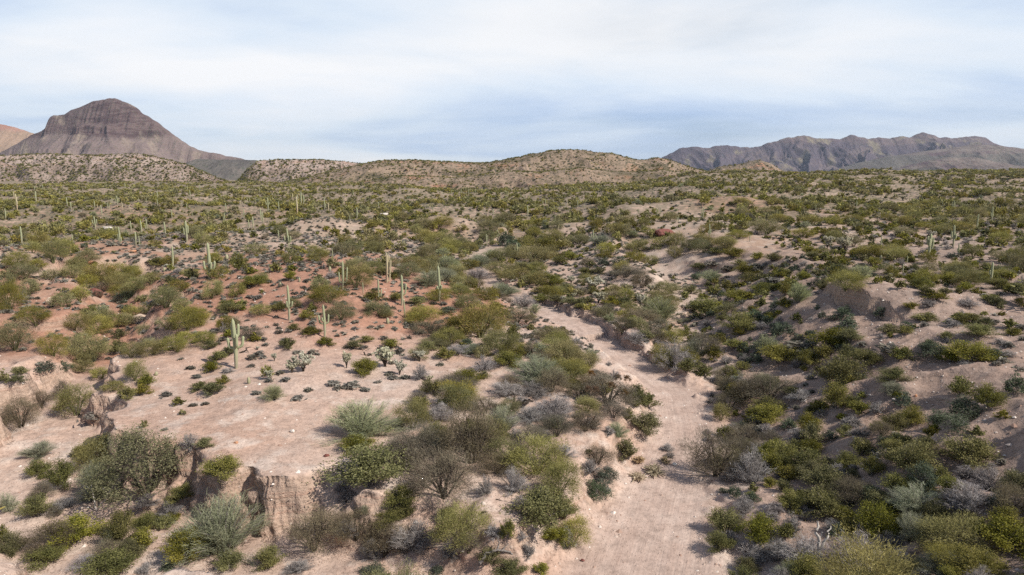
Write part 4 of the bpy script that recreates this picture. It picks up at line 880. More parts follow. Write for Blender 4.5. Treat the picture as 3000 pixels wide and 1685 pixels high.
# ------------------------------------------------------------------ plants: collect hand-placed and scattered ones, then build
rng = np.random.default_rng(7); pyr = random.Random(5)
CODE = dict(C='creosote', P='paloverde', R='broom', M='mesquite', A='acacia', B='bursage', J='jojoba', D='dead', G='grass')
items = []        # dict(kind, x, y, z, w, h, px, py, hand, label)
HAND_LABEL = {
 ('j', 1110, 890): 'big leafy olive mesquite leaning over the arroyo bank, broadest crown of the view',
 ('j', 1690, 1340): 'large feathery pale green broom bush in the arroyo below the fluted bank',
 ('k', 150, 445): 'rounded pale green broom bush at the lower rim of the sandy flat',
 ('e', 2010, 1290): 'brown mesquite carrying rusty mistletoe clumps, dark trunk, beside the dirt wash',
 ('k', 980, 640): 'golden-tipped mesquite with bare pale branches in the thicket by the wash',
 ('k', 770, 900): 'round beige leafless mesquite with a dense ball of twigs, in the lower thicket',
 ('l', 250, 740): 'gnarled mesquite with dark crooked trunk overhanging the wash sand',
 ('k', 890, 1240): 'yellowish palo verde with a rusty clump, low in the centre thicket',
 ('e', 1050, 765): 'large dark olive palo verde in the valley, before the wash bend',
 ('d', 160, 1440): 'bare brown mesquite with fan of thin branches in the gully',
 ('k', 220, 800): 'wide bright green creosote bush next to the beige leafless mesquite',
 ('k', 1480, 1080): 'sprawling bright creosote bush on the bench edge above the wash',
 ('e', 2500, 985): 'grey dead thicket piled over the far bank of the wash',
 ('l', 1790, 1020): 'pale grey-green broom with upswept stems on the lower gravel slope',
 ('l', 2050, 1320): 'yellow-flecked palo verde in the lowest corner of the slope thicket',
 ('e', 185, 1035): 'upright bright green bush beside the spreading cream cholla',
}
for c, txt in PLANTS.items():
    for t in txt.replace('\n', '').split(';'):
        k, x, y, w_, h_ = t.split(); x, y, w_, h_ = map(float, (x, y, w_, h_))
        if w_ < 8: continue
        px, py = px_of(c, x, y); w_ /= 2.576; h_ /= 2.576
        tt = hit(px, py); dip = math.atan2(CAM_H-tt[2], math.hypot(tt[0], tt[1]))
        X, Y, Z, sc = hit(px, py - .28*w_*math.sin(dip))
        W = w_/sc; Hh = max((h_ - .34*w_*math.sin(dip))/math.cos(dip), .38*w_)/sc
        items.append(dict(kind=CODE[k], x=X, y=Y, z=Z, w=W*(1.3 if c in 'ek' else 1.18), h=Hh*1.15, hand=True, label=HAND_LABEL.get((c, int(x), int(y)))))
n_hand = len(items)
# the bed of the wash stays in view: what grows on its near side is kept low enough not to cover it
_w = []
for p, q in zip(WASH[2:8], WASH[3:9]):
    for t in np.linspace(0, 1, 14, endpoint=False):
        L = math.hypot(q[0]-p[0], q[1]-p[1]); hw = p[2]+t*(q[2]-p[2])
        for e in (-.55, 0, .6): _w.append((p[0]+t*(q[0]-p[0]) + e*hw*(q[1]-p[1])/L, p[1]+t*(q[1]-p[1]) - e*hw*(q[0]-p[0])/L))
_w = np.array(_w); _wx, _wy, _wd = project(_w[:, 0], _w[:, 1], H(_w[:, 0], _w[:, 1]))
def covers(x, y, z, w_, h_):
    ax, ay, ad = project(np.array([x]), np.array([y]), np.array([z])); sc = F/ad[0]
    return bool(np.any((np.abs(_wx-ax[0]) < .46*w_*sc) & (_wy < ay[0]-.1*h_*sc) & (_wy > ay[0]-.93*h_*sc) & (_wd > ad[0]+1)))
for it in items:
    for _ in range(4):
        if it['w'] < .9 or (it['label'] and 'gnarled' in it['label']) or not covers(it['x'], it['y'], it['z'], it['w'], it['h']): break
        it['w'] *= .88; it['h'] *= .86

def scatter(kind, dmax, dens, y0, y1, w0, w1, hr, seed, xk=.90):
    g = np.random.default_rng(seed)
    area = xk*(y1**2-y0**2) + 30*(y1-y0)
    n = int(area*dmax)
    y = np.sqrt(g.random(n)*(y1**2-y0**2)+y0**2); x = (g.random(n)*2-1)*(xk*y+12)
    d = dens(x, y); keep = g.random(n)*dmax < d
    x, y = x[keep], y[keep]
    dw, sw, hw = polyd(x, y, WASH)[:3]; da, sa, ha = polyd(x, y, ARR)[:3]
    ok = (dw > hw+.9) & ~((da < ha+1.2) & (da > ha-2.0) & (y < 70))
    x, y = x[ok], y[ok]
    z = H(x, y)
    w_ = w0 + (w1-w0)*g.random(len(x))**1.4; h_ = w_*(hr[0]+(hr[1]-hr[0])*g.random(len(x)))
    return [dict(kind=kind, x=a, y=b, z=c, w=d_, h=e, hand=False, label=None) for a, b, c, d_, e in zip(x, y, z, w_, h_)]
CLR = [hit(2760, 1180)[:2]+(7.5, 9), hit(2500, 905)[:2]+(8, 9), hit(2640, 1080)[:2]+(6, 7), hit(2620, 860)[:2]+(6, 6), hit(2860, 1000)[:2]+(6, 6), hit(2480, 1260)[:2]+(4, 3.5)]
def Zf(x, y):
    d, s = polyd(x, y, TOE); hd = d*s
    slope = sst(-2, 3, hd)*(1-sst(22, 30, hd))*(1-sst(125, 150, y))
    plat = sst(22, 30, hd)*(1-sst(190, 230, y))
    dw = polyd(x, y, WASH); da = polyd(x, y, ARR)
    valley = np.exp(-(np.minimum(dw[0]-dw[2], 60)/9.0)**2)*sst(104, 125, y)*(1-sst(270, 330, y)) + .8*np.exp(-(np.minimum(da[0]-da[2], 60)/5.0)**2)*sst(70, 95, y)
    lefth = (1-sst(-4, 6, hd))*sst(74, 92, y)*(1-sst(200, 240, y))
    plain = sst(150, 220, y)
    for (a, b, ra, rb) in CLR:
        k = 1-.92*np.exp(-(((x-a)/ra)**2+((y-b)/rb)**2)**2); slope = slope*k; plat = plat*k
    cl = np.clip(.5+1.5*fbm(x/24, y/34, 3, 401), .0, 1.7)
    return slope, plat, valley, lefth, plain, cl
def thick(x, y): return np.clip(1.6*np.exp(-((x+2.5)/9)**2-((y-54)/11)**2), 0, 1)*(x < 9) + 1.3*np.exp(-((x-7)/6)**2-((y-77)/13)**2) + np.exp(-((x+32)/12)**2-((y-43)/5)**2)*.8
def bankside(x, y):
    d, sd, hw = polyd(x, y, WASH)[:3]; q = d-hw
    return (sd > 0)*sst(.9, 1.6, q)*(1-sst(4.5, 7.5, q))*(1-sst(122, 132, y))*(y > 30)
def thick2(x, y): return np.clip(1.5*np.exp(-((x-25)/8)**2-((y-37)/6)**2), 0, 1)
def dP(x, y): s, p, v, l, pl, c = Zf(x, y); return .034*thick(x, y) + .02*bankside(x, y) + .01*thick2(x, y) + .0015*s + .019*p*c + .044*v + .016*l*c + .040*pl*c*(1-.3*sst(300, 600, y))
def dC(x, y): s, p, v, l, pl, c = Zf(x, y); return .05*thick(x, y) + .07*bankside(x, y) + .05*thick2(x, y) + .24*s*(.35+.7*c) + .075*p + .014*v + .016*l + .055*pl*(.3+.7*c)*(1-.35*sst(260, 560, y))
def dB(x, y):
    s, p, v, l, pl, c = Zf(x, y); return .085*s + .06*p + .33*l*(1-.5*np.clip(v, 0, 1)) + .05*pl*(1-sst(380, 600, y)) + .0016
def dD(x, y): s, p, v, l, pl, c = Zf(x, y); return .10*thick(x, y) + .10*bankside(x, y) + .10*thick2(x, y) + .06*s + .02*p + .008*v + .003*l
def dJ(x, y): s, p, v, l, pl, c = Zf(x, y); return .04*s*sst(50, 85, y) + .002*p + .0012*l
def dR(x, y): s, p, v, l, pl, c = Zf(x, y); return .02*thick(x, y) + .02*bankside(x, y) + .002*s + .016*v + .0008*pl
def dM(x, y): s, p, v, l, pl, c = Zf(x, y); return .05*thick(x, y) + .035*bankside(x, y) + .02*thick2(x, y) + .003*s*(1-sst(70, 100, y)) + .010*v + .0006*pl + .0012*l
auto = []
auto += scatter('paloverde', .09, dP, 30, 1120, 2.2, 5.4, (.6, .85), 11)
auto += scatter('creosote', .36, dC, 28, 820, .8, 2.5, (.55, .85), 12)
auto += scatter('bursage', .36, dB, 40, 600, .5, 1.2, (.4, .6), 13)
auto += scatter('dead', .2, dD, 28, 260, .8, 2.2, (.4, .7), 14)
auto += scatter('jojoba', .05, dJ, 40, 260, .8, 1.8, (.6, .8), 15)
auto += scatter('broom', .05, dR, 30, 500, 1.6, 3.6, (.55, .75), 16)
auto += scatter('mesquite', .05, dM, 32, 500, 2.0, 4.2, (.55, .75), 17)
# keep scattered plants off the hand-placed ones and off one another
cell = {}
def near_ok(it, f):
    k = (int(it['x']//6), int(it['y']//6))
    for i in (-1, 0, 1):
        for j in (-1, 0, 1):
            for o in cell.get((k[0]+i, k[1]+j), ()):
                if (o['x']-it['x'])**2 + (o['y']-it['y'])**2 < (f*.5*(o['w']+it['w']))**2: return False
    return True
def put(it): cell.setdefault((int(it['x']//6), int(it['y']//6)), []).append(it)
for it in items: put(it)
# a hand-placed saguaro, cholla or rock keeps its place clear in front
clear = []
for c, x, yb, yt, arms, lab in SAG: clear.append(px_of(c, x, yb)+((yb-yt)/2.576,))
for c, x, yb, yt in FARSAG: clear.append(px_of(c, x, yb)+((yb-yt)/2.576,))
for c, x, yb, w_, h_, lab in CHOLLA: clear.append(px_of(c, x, yb)+(h_/2.576*1.1,))
for c, x, yb, w_, h_, lab in BARREL: clear.append(px_of(c, x, yb)+(h_/2.576,))
clear = np.array(clear)
pyr.shuffle(auto)
auto.sort(key=lambda o: o['y'] > 230)
kept = []
AX = np.array([[o['x'], o['y'], o['z'], o['h'], o['w']] for o in auto])
apx, apy, adep = project(AX[:, 0], AX[:, 1], AX[:, 2]); apt = F*AX[:, 3]/adep; apw = F*AX[:, 4]/adep
for i, it in enumerate(auto):
    dx = np.abs(clear[:, 0]-apx[i]) < apw[i]*.5+2
    if np.any(dx & (apy[i] > clear[:, 1]-1) & (apy[i]-apt[i] < clear[:, 1]-.25*clear[:, 2]) & (apy[i] < clear[:, 1] + 60)): continue
    if it['y'] < 75 and it['x'] < 5 and it['kind'] not in ('bursage',) and it['y'] > 45 and thick(it['x'], it['y']) < .25: continue
    if it['y'] < 135 and -15 < it['x'] < 45 and covers(it['x'], it['y'], it['z'], it['w'], it['h']): continue
    if not near_ok(it, .37 if it['y'] < 230 else .34): continue
    put(it); kept.append(it)
items += kept
A = np.array([[o['x'], o['y'], o['z'], o['w'], o['h']] for o in items])
px, py, dep = project(A[:, 0], A[:, 1], A[:, 2]+A[:, 4]*.5)
wpx = F*A[:, 3]/dep
# hidden behind the lie of the land?
tz = A[:, 2] + A[:, 4]*.8; blocked = np.zeros(len(A), bool)
for s in np.linspace(.25, .985, 44):
    blocked |= H(A[:, 0]*s, A[:, 1]*s) > CAM_H + (tz-CAM_H)*s + .05
seen = (px > -wpx*.4) & (px < 3000+wpx*.4) & (py > 0) & (py-F*A[:, 4]/dep*.5 < 1685) & ~blocked & (A[:, 1] > 5)
for i, o in enumerate(items):
    o.update(px=px[i], py=py[i], wpx=wpx[i], seen=bool(seen[i]))
    if o['hand']: o['seen'] = True

LANDMARK = [(c, x, y, n) for c, x, y, n in [
 ('d',1782,860,'the five-armed saguaro'),('d',2181,540,'the brown-footed saguaro with two arms'),('d',2450,650,'the upcurved-arm saguaro'),('d',1303,180,'the armless saguaro on the pink flat'),('d',1582,220,'the trident saguaro'),('e',738,400,'the slender stubby-armed saguaro'),('e',455,440,'the saguaro with one long arm'),('e',342,260,'the many-stemmed saguaro'),('e',10,310,'the hillside saguaro with two long arms'),('e',1325,110,'the forked valley saguaro'),
 ('c',1850,980,'the candelabra saguaro'),('c',2320,1180,'the lone one-armed plateau saguaro'),('c',1658,1140,'the short pale plateau saguaro'),('c',2213,780,'the tall thin plateau saguaro'),('c',200,850,'the saguaro over the pale bank'),('c',1218,950,'the biggest plateau cholla'),('c',155,710,'the pair-stemmed saguaro'),('c',1310,640,'the far thick parallel-armed saguaro'),('c',730,895,'the row of low pale chollas'),
 ('d',2290,950,'the largest cream cholla'),('e',330,920,'the spreading cholla'),('e',1910,345,'the broad terrace cholla'),('e',2265,475,'the twin-stalked cholla'),('e',1750,580,'the cut bank at the bend'),('g',1400,430,'the dark overhang on the slope'),('j',1950,900,'the fluted cut bank'),('j',1690,1180,'the large feathery broom'),('j',1110,650,'the big leafy mesquite'),('k',1290,220,'the dark fallen log'),('e',1990,1150,'the mistletoe mesquite'),('k',980,450,'the golden-tipped mesquite'),('k',2100,1150,'the tracked sand of the wash'),('k',1150,1290,'the bent bleached branch'),
 ('l',250,640,'the gnarled wash-side mesquite'),('l',1030,1200,'the bleached dead stump'),('l',1790,940,'the upswept pale broom'),('l',2050,1200,'the yellow-flecked palo verde'),('l',1350,400,'the bare gravel clearing'),('g',2200,860,'the open gravel on the upper slope'),('g',950,560,'the bare earthen slope'),('g',300,1250,'the wash bank with exposed roots'),
 ('a',165,1280,'the tall column on the red slope'),('a',720,1170,'the fork-shaped ridge saguaro'),('a',905,1280,'the saguaro with the arm knot'),('a',1247,1210,'the saguaro with a knob'),('a',1410,1240,'the two-armed saguaro by the boulder'),('a',130,1020,'the thick brown old saguaro'),('a',886,1000,'the far candelabra saguaro'),('a',1910,1170,'the thin pink-slope column'),('a',2180,1310,'the four-armed pale saguaro'),('a',2022,1040,'the far high-armed saguaro'),('a',2243,1050,'the far brown trunk'),
 ('b',118,710,'the saguaro over the red gully'),('b',1405,700,'the plain saguaro on the rim'),('b',1178,870,'the saguaro before the dark tree'),('b',1900,890,'the two-armed terrace saguaro'),('b',1530,630,'the bunch of far columns'),('b',2440,850,'the layered red outcrop'),('b',1020,1160,'the far patch of wash sand'),('d',720,440,'the dark red rock shelf'),('d',700,1060,'the pale banded rock face'),('d',160,1250,'the bare brown gully mesquite'),('e',1050,640,'the dark olive valley palo verde'),('c',1100,560,'the pink clearings of the plain')]]
LM_XY = np.array([px_of(c, x, y) for c, x, y, n in LANDMARK])
ORD = ['nearest', 'second nearest', 'third nearest', 'fourth nearest', 'fifth nearest', 'sixth nearest', 'seventh nearest', 'eighth nearest', 'ninth nearest', 'tenth nearest'] + \
      [a+' nearest' for a in 'eleventh twelfth thirteenth fourteenth fifteenth sixteenth seventeenth eighteenth nineteenth twentieth'.split()] + \
      [t+'-'+o+' nearest' for t in ('twenty', 'thirty', 'forty') for o in 'first second third fourth fifth sixth seventh eighth ninth tenth'.split()]
KLABEL = {'creosote': ('olive-green creosote bush', 'creosote bushes'), 'paloverde': ('fine-twigged green palo verde', 'palo verde trees'), 'broom': ('pale grey-green feathery broom bush', 'pale broom bushes'),
 'mesquite': ('grey-brown twiggy mesquite', 'mesquite trees'), 'acacia': ('leafy olive mesquite', 'mesquite trees'), 'bursage': ('small dark grey bursage mound', 'bursage mounds'), 'jojoba': ('dense dark green jojoba bush', 'jojoba bushes'), 'dead': ('dead grey bush of bare twigs', 'dead grey bushes'), 'grass': ('straw-coloured dry grass tuft', 'dry grass tufts')}
LIMIT = 300
chosen, rest = [], []
for k in KIND:
    L = sorted([o for o in items if o['kind'] == k and o['seen']], key=lambda o: -o['wpx'])
    chosen += L[:LIMIT]
    rest += L[LIMIT:] + [o for o in items if o['kind'] == k and not o['seen'] and (o['px'] > -500) and (o['px'] < 3500) and o['y'] > 24]
by = {}
for o in chosen: by.setdefault(KLABEL[o['kind']][0], []).append(o)
for kl, L in by.items():
    D = np.hypot(np.array([o['px'] for o in L])[:, None]-LM_XY[None, :, 0], np.array([o['py'] for o in L])[:, None]-LM_XY[None, :, 1])
    Rk = np.argsort(np.argsort(D, 0), 0)
    for i, o in enumerate(L):
        j = int(np.lexsort((D[i], Rk[i]))[0]); r = int(Rk[i, j])
        if not o['label']: o['label'] = f"{kl}, {ORD[min(r, len(ORD)-1)]} to {LANDMARK[j][3]}"
for o in chosen:
    k = o['kind']; nm, lm, bm, n, cat = KIND[k]
    rp = o['wpx']*.341; v = pyr.randrange(4); rz = pyr.random()*6.28
    loc = (o['x'], o['y'], o['z']-.02*o['h']); sc = (o['w'], o['w'], o['h'])
    if k == 'acacia' or (rp > 24 and k not in ('bursage', 'grass')):
        a, b = proto(k, v, 0)
        root = obj(nm, None, loc=loc)
        root.rotation_euler[2] = rz
        f = obj('crown' if 'tree' in nm else 'foliage' if k != 'dead' else 'twigs', a, root); f.scale = sc
        s = obj('trunk' if 'tree' in nm else 'stems', b, root); s.scale = sc
        if o['label'] and 'carrying rusty' in o['label']:
            g = np.random.default_rng(3)
            Q, tone, _, _ = bush('jojoba', 77, 1800); mm = leaf_mesh('mistletoe', Q, tone, LM['mistletoe'])
            for q in range(8):
                ph = q*.8+1.0; c_ = obj('mistletoe', mm, root); e = .42*o['w']
                c_.location = (e*.8*math.cos(ph), e*.8*math.sin(ph), o['h']*(.45+.4*pyr.random())); c_.scale = (.16*o['w'], .16*o['w'], .2*o['h'])
    else:
        me = proto(k, v, 1 if rp > 9 or k == 'bursage' else 2)[0]
        root = obj(nm, me, loc=loc); root.rotation_euler[2] = rz; root.scale = sc
    tag(root, o['label'], cat, KLABEL[k][1])
# ------------------------------------------------------------------ the many more beyond counting: one object per kind
def far_proto(kind, v, n):
    key = (kind, v, n, 'far')
    if key not in PROTO:
        import zlib
        PROTO[key] = bush(kind, zlib.crc32(kind.encode()) % 9999 + 101*v, n)[:2]
    return PROTO[key]
def build_stuff(name, label, cat, kind, L, seed=1):
    g = np.random.default_rng(seed); QQ, TT, PP = [], [], []
    base = 1.0 if kind not in ('bursage',) else .4
    groups = {}
    for o in L:
        p = F*o['w']/max(math.hypot(o['x'], o['y']), 5)*.341
        n = int(base*(16 if p < 2.2 else 34 if p < 4.5 else 80 if p < 8 else 170 if p < 14 else 420))
        groups.setdefault((g.integers(0, 4), max(n, 10)), []).append(o)
    for (v, n), os_ in groups.items():
        Q, tone = far_proto(kind, int(v), n)
        m = len(os_)
        P_ = np.array([[o['x'], o['y'], o['z']-.02*o['h']] for o in os_]); w_ = np.array([o['w'] for o in os_]); h_ = np.array([o['h'] for o in os_])
        a = g.random(m)*6.283; ca, sa = np.cos(a), np.sin(a)
        x = Q[None, :, :, 0]*ca[:, None, None] - Q[None, :, :, 1]*sa[:, None, None]; y = Q[None, :, :, 0]*sa[:, None, None] + Q[None, :, :, 1]*ca[:, None, None]
        V = np.stack([x*w_[:, None, None]+P_[:, 0, None, None], y*w_[:, None, None]+P_[:, 1, None, None], Q[None, :, :, 2]*h_[:, None, None]+P_[:, 2, None, None]], -1)
        QQ.append(V.reshape(-1, 4, 3)); TT.append(np.tile(tone, m)); PP.append(np.repeat(g.random(m), Q.shape[0]))
    o = obj(name, leaf_mesh(name, np.concatenate(QQ), np.concatenate(TT), LM[KIND[kind][1]], np.concatenate(PP)))
    return tag(o, label, cat, kind='stuff')
hill_rest = {'paloverde': [], 'creosote': []}
for o in [o for o in C.objects if o.get('kind') == 'structure' and o.name.split('.')[0] in ('hills', 'mesa')]:
    me = o.data; nv = len(me.vertices); co = np.empty(nv*3, np.float32); me.vertices.foreach_get('co', co); co = co.reshape(-1, 3)
    D = np.median(co[:, 1])
    if D > 2200: continue
    cnt = int((co[:, 0].max()-co[:, 0].min())*(2.5 if D > 1700 else 17))
    hpx, hpy, hd = project(co[:, 0], co[:, 1], co[:, 2])
    ok = np.where((hpx > -100) & (hpx < 3100) & (co[:, 2] > -2) & (hd < D*1.12))[0]
    pw = np.clip(.75+.9*fbm(co[ok, 0]/55, co[ok, 1]/55, 3, 611), .25, 1.5)*np.clip(1.7-co[ok, 2]/np.percentile(co[ok, 2], 95), .4, 1.7)
    for i in rng.choice(ok, int(min(len(ok), cnt)), p=pw/pw.sum()):
        p = co[i] + np.array([rng.normal()*1.5, rng.normal()*1.5, 0]); wd = 1.0+3.0*rng.random()**2.5
        hill_rest['paloverde' if rng.random() < .35 else 'creosote'].append(dict(kind='x', x=p[0], y=p[1], z=p[2]-.3, w=wd*D/1200, h=wd*.62*D/1200))
for k, (nm, lb, ct) in {'paloverde': ('palo_verde_scrub', 'thousands of far palo verdes spread over the plain and hills', 'shrubs'), 'creosote': ('creosote_scrub', 'countless far creosote bushes dotted over plain and hills', 'shrubs'),
        'bursage': ('bursage_scrub', 'countless tiny bursage mounds speckling the hillsides', 'shrubs'), 'dead': ('dead_brush', 'grey dead brush scattered on the slope and valley', 'shrubs'), 'jojoba': ('jojoba_scrub', 'far dark jojoba scrub on the slopes', 'shrubs'),
        'broom': ('broom_scrub', 'far pale broom scrub along the valley', 'shrubs'), 'mesquite': ('mesquite_scrub', 'far grey mesquite scrub along the washes', 'shrubs')}.items():
    L = [o for o in rest if o['kind'] == k] + hill_rest.get(k, [])
    if L: build_stuff(nm, lb, ct, k, L)
print('PLANTS hand', n_hand, 'auto', len(kept), 'chosen', len(chosen), 'rest', len(rest), {k: sum(o['kind'] == k for o in chosen) for k in KIND})

# ------------------------------------------------------------------ cacti
for c, x, yb, yt, arms, lab in SAG:
    p = px_of(c, x, yb); X, Y, Z, sc = hit(*p); h = (yb-yt)/2.576/sc/math.cos(.12)
    mat = M_SAGB if ('brown' in lab and 'lower' not in lab and 'base' not in lab) else M_SAG
    rt = (.040 if c in 'de' else .047)*pyr.uniform(.86, 1.18)
    tr, ar = saguaro_meshes(h, arms, rt)
    if arms:
        root = obj('saguaro_cactus', None, loc=(X, Y, Z))
        obj('trunk', rib_mesh('saguaro_trunk', [tr], mat), root)
        for q in ar: obj('arm', rib_mesh('saguaro_arm', [q], mat), root)
    else:
        root = obj('saguaro_cactus', rib_mesh('saguaro', [tr], mat), loc=(X, Y, Z))
    root.rotation_euler = (pyr.gauss(0, .018), pyr.gauss(0, .025), 0)
    tag(root, lab, 'cactus', 'saguaro cacti')
fs = [rib_mesh('far_saguaro', [saguaro_meshes(1.0, [], .056)[0]], M_SAG), rib_mesh('far_saguaro', [saguaro_meshes(1.0, [], .056)[0]], M_SAGB)]
fb = {}
for c, x, yb, yt in FARSAG:
    p = px_of(c, x, yb); X, Y, Z, sc = hit(*p); h = (yb-yt)/2.576/sc
    o = obj('saguaro_cactus', fs[pyr.random() < .2], loc=(X, Y, Z)); o.scale = (h, h, h); o.rotation_euler[2] = pyr.random()*6
    q = px_of(c, x, (yb+yt)/2); d = np.hypot(LM_XY[:, 0]-q[0], LM_XY[:, 1]-q[1]); j = int(np.argmin(d)); fb.setdefault(j, []).append((d[j], o))
for j, L in fb.items():
    for r, (d, o) in enumerate(sorted(L, key=lambda t: t[0])):
        tag(o, f"thin far saguaro column without arms, {ORD[r]} to {LANDMARK[j][3]}", 'cactus', 'saguaro cacti')
for i, (c, x, yb, w_, h_, lab) in enumerate(CHOLLA):
    X, Y, Z, sc = hit(*px_of(c, x, yb)); W = w_/2.576/sc*1.25; Hh = h_/2.576/sc*1.08
    root = obj('cholla_cactus', None, loc=(X, Y, Z)); root.rotation_euler[2] = pyr.random()*6
    for nm, me in zip(('trunk', 'joints'), CH[i % 4]): obj(nm, me, root).scale = (W, W, Hh)
    tag(root, lab, 'cactus', 'cholla cacti')
bt = np.linspace(0, 1, 12)
BAR = rib_mesh('barrel_cactus', [ribbed(np.stack([bt*0, bt*.06, -.04+bt*1.04], 1), .5*np.sqrt(np.clip(1-(bt*1.55-.62)**2*.98, .05, 1)), 11)], M_BARREL)
for c, x, yb, w_, h_, lab in BARREL:
    X, Y, Z, sc = hit(*px_of(c, x, yb)); W = w_/2.576/sc; Hh = h_/2.576/sc
    o = obj('barrel_cactus', BAR, loc=(X, Y, Z)); o.scale = (W, W, Hh); tag(o, lab, 'cactus', 'barrel cacti')

# ------------------------------------------------------------------ rocks, dead wood, gravel
RM = {'o': M_RORANGE, 'p': M_RPALE, 't': M_RTAN, 'd': M_RDARK}
for i, (c, x, yb, w_, h_, mt, lab) in enumerate(ROCK):
    if w_ < 8: continue
    X, Y, Z, sc = hit(*px_of(c, x, yb-h_*.15)); W = w_/2.576/sc; Hh = h_/2.576/sc
    o = obj('rock', rock_mesh(40+i, RM[mt], 1.0), loc=(X, Y, Z+.22*Hh)); o.scale = (W, W*.8, Hh*1.05); o.rotation_euler[2] = pyr.uniform(-.5, .5)
    tag(o, lab, 'rock')
def dead_wood(c, x, y, segs, mat, lab, name='dead_log'):
    """segs: (radius px, [(dx, dup, ddepth) ...]) in crop pixels from the base point"""
    X, Y, Z, sc = hit(*px_of(c, x, y)); s = 1/2.576/sc; P_, R_ = [], []
    for r, pts in segs:
        p = np.array(pts, float)*s; p = np.stack([p[:, 0], p[:, 2], p[:, 1]], 1)
        t = np.linspace(0, len(p)-1, 4*len(p)); q = np.stack([np.interp(t, np.arange(len(p)), p[:, k]) for k in range(3)], 1)
        q += np.random.default_rng(int(x)).normal(0, r*s*.35, q.shape)
        P_.append(q); R_.append(np.linspace(r*s, r*s*.35, len(q)))
    V, f = tubes(P_, R_, 7)
    tag(obj(name, mk_mesh(name, V, [f], [BM[mat]], smooth=True), loc=(X, Y, Z)), lab, 'dead wood')
dead_wood('k', 1200, 200, [(22, [(-60, 30, 0), (40, 18, 10), (110, 12, -30)]), (18, [(60, 14, 30), (150, 40, 60), (260, 45, 80)]), (10, [(90, 20, 20), (110, 110, 40), (80, 130, 60)]), (12, [(100, 10, -20), (110, -5, -60)]), (9, [(150, 30, 50), (190, 70, 30), (230, 80, 20)])], 'dark', 'dark fallen mesquite log with broken stubs lying among grey bushes')
dead_wood('k', 1190, 1330, [(13, [(-140, 10, -60), (-100, 70, -20), (-20, 80, 0), (80, 60, 10), (110, 20, 30)]), (8, [(-20, 80, 0), (0, 130, 10), (-10, 170, 20)]), (6, [(20, 75, 0), (60, 110, 30)])], 'grey', 'bent bleached branch arching over the crumbling bank')
dead_wood('l', 1040, 1320, [(20, [(0, -10, 0), (-20, 120, 10), (-40, 290, 20)]), (12, [(-8, 80, 5), (40, 180, 0), (60, 260, 10)]), (8, [(-20, 120, 10), (10, 200, 30)])], 'pale', 'bleached dead stump with pointed forks in the slope thicket', 'dead_stump')
dead_wood('l', 760, 1140, [(10, [(-20, 0, 0), (20, 30, 10), (60, 70, 20)]), (7, [(20, 30, 10), (50, 20, -20)]), (9, [(100, -10, 0), (170, 10, 20), (230, 20, 30)])], 'grey', 'broken bleached branches lying on the bank of the slope')
dead_wood('d', 1820, 862, [(6, [(-10, 0, 0), (40, 25, 5), (35, 40, 8), (75, 42, 10)]), (4, [(40, 25, 5), (60, 5, -5)])], 'dark', 'crooked dark dead branch beside the five-armed saguaro')
dead_wood('d', 2390, 850, [(4, [(-30, 5, 0), (0, 4, 0), (28, 14, 0)]), (3, [(0, 4, 0), (20, 2, -10)])], 'dark', 'small dark twig lying on bare sand under the red slope')
dead_wood('e', 210, 880, [(6, [(-40, 25, 0), (-30, 5, 0), (10, 0, 0), (36, 26, 10)])], 'dark', 'curved dark dead branch behind the spreading cholla')
dead_wood('j', 1115, 890, [(20, [(-10, -10, 0), (5, 80, 5), (40, 150, 0)]), (12, [(0, 30, 0), (-60, 110, 10), (-110, 160, 0)])], 'dark', 'dark leaning dead trunk under the big leafy mesquite', 'leaning_dead_mesquite')
dead_wood('j', 730, 960, [(7, [(0, -10, 0), (-10, 100, -5), (-20, 230, 0)]), (7, [(0, 0, 0), (70, 90, -10), (150, 210, 0), (190, 230, 0)]), (4, [(100, 140, -5), (60, 190, 0)]), (4, [(-14, 160, 0), (-70, 210, 0), (-110, 180, 0)])], 'pale', 'pale skeleton of a dead sapling in front of the big leafy mesquite', 'dead_sapling')
dead_wood('k', 1190, 880, [(4, [(-20, 10, 0), (0, 8, 0), (40, -10, 0)]), (3, [(-70, 10, 0), (-40, 0, 0)])], 'dark', 'thin dark sticks on the sand under the thicket')
dead_wood('k', 1080, 975, [(9, [(-20, 10, 0), (30, 4, 0)])], 'dark', 'short dark log end on bare sand in the thicket')
dead_wood('e', 1640, 785, [(5, [(-20, 0, 0), (-70, 20, 0), (-110, 22, 0)]), (4, [(-30, 5, 0), (-60, -8, -10)]), (4, [(-20, 0, 0), (-60, 35, 10)])], 'pale', 'pale fallen branches under the grey mesquite at the bend')
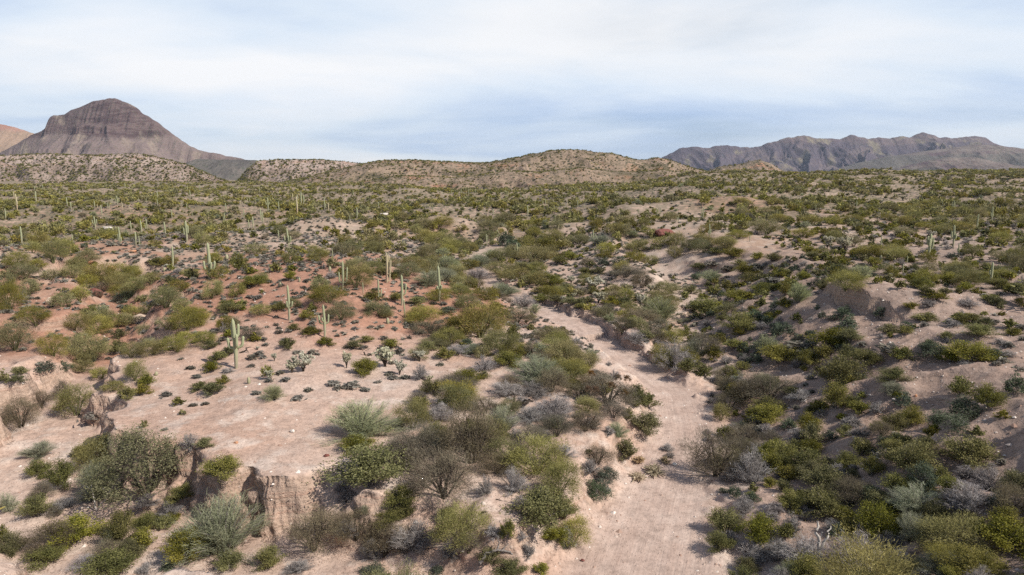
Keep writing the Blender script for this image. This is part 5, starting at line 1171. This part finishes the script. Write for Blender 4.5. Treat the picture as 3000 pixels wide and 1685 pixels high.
def gravel():
    g = np.random.default_rng(9); n = 42000
    y = np.sqrt(g.random(n)*(125**2-30**2)+30**2); x = (g.random(n)*2-1)*(.86*y+3)
    red, wash, gr, near, cov = zone(x, y)
    dw, sw, hw = polyd(x, y, WASH)[:3]; edge = np.exp(-((dw-hw+.1)/1.0)**2)
    keep = g.random(n) < (.75*gr + .16*(1-gr))*(1-.45*wash) + .8*edge
    x, y, gr = x[keep], y[keep], gr[keep]; m = len(x); z = H(x, y)
    s = .035 + .11*g.random(m)**3 + .13*(g.random(m) < .03); a = g.random(m)*6.28
    base = np.array([[1, 0, 0], [.3, .9, .1], [-.8, .6, 0], [-.9, -.5, .1], [.2, -1, 0], [.15, .1, .75]])
    V = base[None]*(.7+.6*g.random((m, 6, 3)))
    ca, sa = np.cos(a)[:, None], np.sin(a)[:, None]
    V = np.stack([(V[..., 0]*ca-V[..., 1]*sa)*s[:, None]+x[:, None], (V[..., 0]*sa+V[..., 1]*ca)*s[:, None]+y[:, None], V[..., 2]*s[:, None]+z[:, None]-.01], -1)
    f = np.array([[i, (i+1) % 5, 5] for i in range(5)])
    Fc = (np.arange(m)[:, None, None]*6 + f[None]).reshape(-1, 3)
    mt, nt, b = new_mat('gravel_stone')
    nt.links.new(ramp(nt, attr(nt, 'tone'), [(.1, (.34, .22, .17)), (.5, (.52, .42, .36)), (.9, (.70, .62, .56))]), b.inputs['Base Color'])
    o = obj('gravel', mk_mesh('gravel', V.reshape(-1, 3), [Fc], [mt], attrs={'tone': np.repeat(g.random(m), 6)}))
    tag(o, 'loose pale gravel strewn over the slope, flat and wash', 'gravel', kind='stuff')
gravel()

# ------------------------------------------------------------------ the air
def haze():
    import bmesh
    me = bpy.data.meshes.new('haze'); bm = bmesh.new(); bmesh.ops.create_cube(bm, size=1); bm.to_mesh(me); bm.free()
    m = bpy.data.materials.new('haze'); m.use_nodes = True; nt = m.node_tree; nt.nodes.clear()
    out = nt.nodes.new('ShaderNodeOutputMaterial'); v = nt.nodes.new('ShaderNodeVolumePrincipled')
    v.inputs['Color'].default_value = (.66, .78, 1, 1); v.inputs['Density'].default_value = 2.5e-5; v.inputs['Anisotropy'].default_value = .1
    nt.links.new(v.outputs[0], out.inputs['Volume']); me.materials.append(m)
    o = obj('haze', me, loc=(0, 0, 262)); o.scale = (21600, 21600, 560)
    tag(o, 'thin pale blue air between the desert and the far mountains', 'haze', kind='stuff')
haze()
